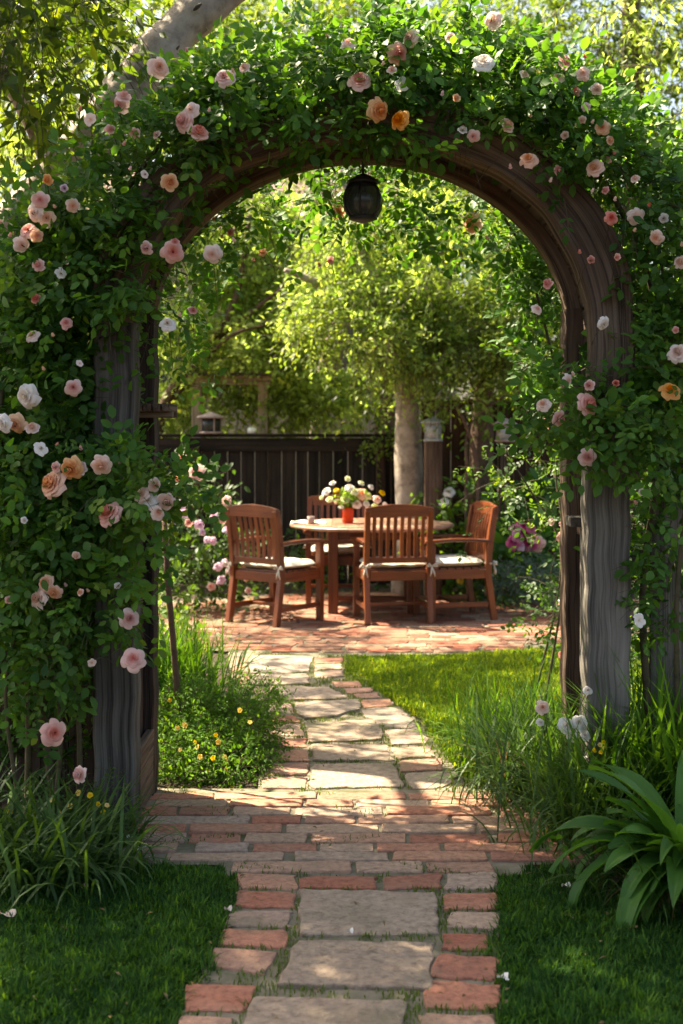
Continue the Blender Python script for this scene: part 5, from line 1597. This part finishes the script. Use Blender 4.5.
# beds round the patio
fl = []
for (px, py, r, mt) in ((181, 456, .045, 'p_pink'), (177, 478, .03, 'p_deep'), (196, 472, .075, 'p_pink'), (180, 505, .05, 'p_mauve'), (185, 512, .045, 'p_mauve'), (225, 500, .045, 'p_pink'), (213, 515, .04, 'p_mauve'), (200, 524, .045, 'p_mauve'), (222, 520, .032, 'p_pink'), (227, 528, .045, 'p_mauve'), (206, 540, .035, 'p_mauve'), (212, 541, .035, 'p_mauve'), (189, 522, .035, 'p_pink'), (217, 566, .04, 'p_mauve'), (224, 563, .035, 'p_mauve'), (220, 579, .045, 'p_mauve'), (211, 586, .04, 'p_pink'), (229, 569, .035, 'p_mauve'), (172, 520, .04, 'p_mauve'), (249, 590, .03, 'p_pink'), (247, 577, .035, 'p_pink'), (203, 532, .03, 'p_mauve')):
    fl.append((at(px, py, 11.0 + random.uniform(-.05, .05)), r * .85, mt, 'loose'))
bush('phlox_shrub', 'tall shrub with many small mauve and pink flowers left of the left armchair', (-1.3, 11.5), [pb(200, 540, 11.5, 35, 40, .35), pb(185, 570, 11.3, 35, 38, .35), pb(222, 575, 11.6, 30, 35, .35), pb(172, 490, 11.6, 25, 45, .3), pb(205, 500, 11.7, 25, 30, .3, .7), pb(150, 560, 11.4, 35, 50, .35)], 55, .075, .5, 'shrub', 141, (.18, .35), 7, fl)
bush('leafy_shrub', 'low leafy shrub in the bed behind the left armchair', (-.6, 12.5), [pb(265, 560, 12.7, 45, 25, .3), pb(320, 565, 12.8, 45, 22, .3), pb(262, 590, 12.5, 40, 12, .2), pb(330, 590, 12.6, 45, 10, .2)], 45, .07, .5, 'shrub', 142, (.15, .3), 6)
bush('ivy', 'ivy hanging over the dark fence left of the pale trunk', (.1, 13.3), [pb(378, 445, 13.2, 14, 20, .12), pb(388, 440, 13.1, 12, 18, .12)], 80, .05, .7, 'tree_mid', 143, (.12, .3), 7, None, 'climber', -.1, .9)
bush('leafy_shrub', 'bright leafy shrub between the pale trunk and the right armchair', (.95, 12.3), [pb(455, 515, 12.3, 30, 35, .3), pb(480, 500, 12.5, 28, 25, .3), pb(440, 560, 12.4, 30, 30, .25), pb(470, 560, 12.4, 30, 35, .25), pb(495, 580, 12.3, 25, 25, .25)], 50, .08, .6, 'rose_leaf_young', 144, (.15, .35), 6, [(at(449, 490, 12.1), .05, 'p_white', 'loose'), (at(444, 500, 12.1), .045, 'p_white', 'loose')])
fl = [(at(px, py, 11.35 + random.uniform(-.1, .1)), .055 * random.uniform(.8, 1.2), mt, 'loose') for (px, py, mt) in ((515, 527, 'p_magenta'), (524, 524, 'p_magenta'), (532, 527, 'p_magenta'), (519, 536, 'p_magenta'), (527, 534, 'p_magenta'), (534, 537, 'p_pink'), (513, 541, 'p_magenta'), (521, 544, 'p_mauve'), (529, 543, 'p_magenta'), (518, 531, 'p_magenta'), (536, 543, 'p_pink'), (525, 539, 'p_magenta'))]
bush('hydrangea', 'broad leaved shrub with one dense cluster of magenta flowers', (1.6, 11.8), [pb(525, 560, 11.8, 32, 32, .3), pb(505, 535, 12.0, 28, 30, .28), pb(545, 550, 11.9, 28, 35, .28), pb(490, 555, 12.0, 25, 30, .25), pb(535, 505, 12.2, 30, 18, .25)], 34, .13, .8, 'broad', 145, (.15, .3), 5, fl, up=.5)
bush('lavender', 'low silvery blue green lavender at the right edge of the patio', (1.6, 11.3), [pb(530, 588, 11.2, 26, 18, .2), pb(512, 592, 11.2, 18, 14, .18), pb(550, 594, 11.0, 18, 14, .18)], 190, .05, .16, 'silver', 146, (.15, .28), 11, None, 'plant', up=1.2, droop=.05)
bush('leafy_shrub', 'small mixed leafy plants right of the armchair at the patio edge', (1.25, 11.8), [pb(492, 596, 11.5, 16, 12, .15), pb(480, 590, 11.9, 20, 16, .15), pb(572, 590, 10.8, 20, 25, .25), pb(585, 620, 10.2, 20, 20, .25)], 110, .04, .6, 'shrub', 147, (.1, .2), 6, [(at(468, 578, 11.6), .03, 'p_yellow', 'loose'), (at(461, 580, 11.7), .03, 'p_yellow', 'loose'), (at(487, 592, 11.4), .025, 'p_deep', 'loose')])
bush('leafy_shrub', 'green border plants left of the patio behind the arbor', (-1.6, 9.4), [pb(150, 600, 9.8, 40, 40, .3), pb(165, 630, 9.3, 25, 22, .25), pb(130, 640, 8.6, 30, 40, .3)], 70, .06, .5, 'rose_leaf_young', 148, (.12, .28), 7)
bush('leafy_shrub', 'dark shrub behind the fence boards on the far right', (1.9, 7.5), [pb(620, 600, 7.6, 40, 60, .4), pb(670, 560, 7.6, 50, 90, .4), pb(660, 680, 7.4, 50, 50, .4), pb(620, 500, 7.8, 40, 60, .4)], 60, .05, .55, 'shrub', 149, (.15, .3), 7)
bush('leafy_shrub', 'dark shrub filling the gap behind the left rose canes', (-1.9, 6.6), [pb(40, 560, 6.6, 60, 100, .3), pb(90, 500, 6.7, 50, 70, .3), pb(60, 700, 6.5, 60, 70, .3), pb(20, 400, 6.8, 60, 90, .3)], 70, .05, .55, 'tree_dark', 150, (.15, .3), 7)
bush('leafy_shrub', 'small glossy shrub at the right corner of the sunlit lawn', (1.33, 8.6), [pb(560, 652, 8.4, 16, 16, .15)], 150, .04, .6, 'rose_leaf', 151, (.08, .18), 6)

bush('leafy_shrub', 'dark leaves added in place of the shade under the crown above the lantern post', (1.0, 12.95), [pb(430, 385, 12.95, 60, 28, .15), pb(520, 385, 12.9, 50, 35, .15), pb(370, 400, 13.0, 40, 25, .15, .7)], 60, .07, .45, 'tree_dark', 152, (.15, .3), 7, tone=-.2)  # dark leaf tone stands in for the shade under the boughs

# dry bits on the ground
rng = np.random.default_rng(77)
n = 170
x = np.concatenate([rng.uniform(-1.2, 1.2, n), rng.uniform(-.3, 1.3, 60)]); y = np.concatenate([rng.uniform(3.3, 5.6, n), rng.uniform(5.8, 9.5, 60)])
m = len(x); lv = LV()
a = rng.uniform(0, 6.28, m)
lv.leaves(np.stack([x, y, rng.uniform(.034, .045, m)], -1), np.stack([np.cos(a), np.sin(a), rng.normal(0, .15, m)], -1), np.stack([rng.normal(0, .3, m), rng.normal(0, .3, m), np.ones(m)], -1), rng.uniform(.012, .035, m), rng.uniform(.005, .012, m), rng.random(m), T_MED)
tag(lv.build('leaf_litter', M['dry']), 'scattered dry leaf bits on the lawns and the path', 'litter', kind='stuff')

# fallen petals
for (px, py, r, mt, lb) in ((7, 926, .022, 'p_blush', 'pale petal lying on the left lawn near the daylilies'), (228, 921, .010, 'p_blush', 'small pink petal on the grey brick left of the flagstones'), (503, 991, .014, 'p_white', 'white petal by the lower right brick of the path'),
                            (350, 944, .008, 'p_white', 'white petal between the two large flagstones'), (566, 897, .012, 'p_white', 'white petal on the right lawn below the threshold'), (82, 898, .016, 'p_pink', 'dusky pink petal at the back of the left lawn')):
    x, y = gnd(px, py)
    b = MB(); V = []; k = 10
    V.append((x, y, .036))
    for j in range(k):
        a = 6.283 * j / k; V.append((x + r * math.cos(a) * 1.3, y + r * math.sin(a), .036 + .008 * math.sin(a * 2) + .004))
    b.add(V, [(0, 1 + j, 1 + (j + 1) % k) for j in range(k)], smooth=True, v=.8)
    tag(b.build('fallen_petal', M[mt], None, origin=(x, y, .034)), lb, 'petal')

# ================================================================== light, air, camera
SUN = Vector((-.60, .40, 1.0)).normalized()
sc = SC
w = bpy.data.worlds.new('World'); sc.world = w; w.use_nodes = True
nt = w.node_tree; nt.nodes.clear()
o_ = nt.nodes.new('ShaderNodeOutputWorld'); bg = nt.nodes.new('ShaderNodeBackground'); sk = nt.nodes.new('ShaderNodeTexSky')
sk.sky_type = 'NISHITA'; sk.sun_disc = False
sk.sun_elevation = math.asin(SUN.z); sk.sun_rotation = math.atan2(SUN.x, SUN.y)
sk.air_density = 1.0; sk.dust_density = 4.5; sk.ozone_density = .8
bg.inputs[1].default_value = .076
nt.links.new(sk.outputs[0], bg.inputs[0]); nt.links.new(bg.outputs[0], o_.inputs[0])
sl = bpy.data.lights.new('sun', 'SUN'); sl.energy = 5.0; sl.angle = math.radians(.55); sl.color = (1, .90, .72)
so = bpy.data.objects.new('sun', sl); COL.objects.link(so); so.rotation_euler = (-SUN).to_track_quat('-Z', 'Y').to_euler(); so.location = (0, 0, 12)

cam = bpy.data.cameras.new('camera'); co = bpy.data.objects.new('camera', cam); COL.objects.link(co); sc.camera = co
co.location = (0, 0, EYE); co.rotation_euler = (math.radians(90), 0, 0)
cam.sensor_fit = 'VERTICAL'; cam.sensor_height = 36; cam.lens = F / 1024 * 36
cam.shift_y = -75 / 1024; cam.clip_end = 500; cam.clip_start = .05
cam.dof.use_dof = True; cam.dof.focus_distance = 5.2; cam.dof.aperture_fstop = 3.4

sc.view_settings.view_transform = 'Standard'; sc.view_settings.look = 'None'
sc.view_settings.gamma = 1; sc.view_settings.exposure = 2.3
sc.view_settings.use_white_balance = True
sc.view_settings.white_balance_temperature = 7100
sc.view_settings.white_balance_tint = 8
sc.cycles.max_bounces = 7; sc.cycles.diffuse_bounces = 3; sc.cycles.transmission_bounces = 4; sc.cycles.transparent_max_bounces = 6; sc.cycles.glossy_bounces = 2
sc.cycles.caustics_reflective = False; sc.cycles.caustics_refractive = False
sc.cycles.sample_clamp_indirect = 6
sc.cycles.use_denoising = True

# repeats carry a common group
GR = {'fallen_petal': 'fallen rose petals', 'garden_lantern': 'lanterns in the back garden', 'wooden_fence': 'plank fences at the back', 'picket_fence': 'fences beside the arbor',
      'climbing_rose': 'roses climbing over the arbor', 'daylily': 'daylilies by the left lawn', 'iris_clump': 'sword leaved clumps at the right posts', 'ornamental_grass': 'grass clumps beside the path',
      'leafy_shrub': 'leafy shrubs in the beds', 'tall_tree': 'tall trees above the roses', 'broad_tree': 'trees far behind', 'old_tree': 'pale barked old trees', 'flowering_ground_cover': 'ground cover at the left grey post'}
for o in list(COL.objects):
    if o.parent is None and not o.get('kind') and not o.get('group'):
        s = o.name.split('.')[0]
        if s in GR: o['group'] = GR[s]
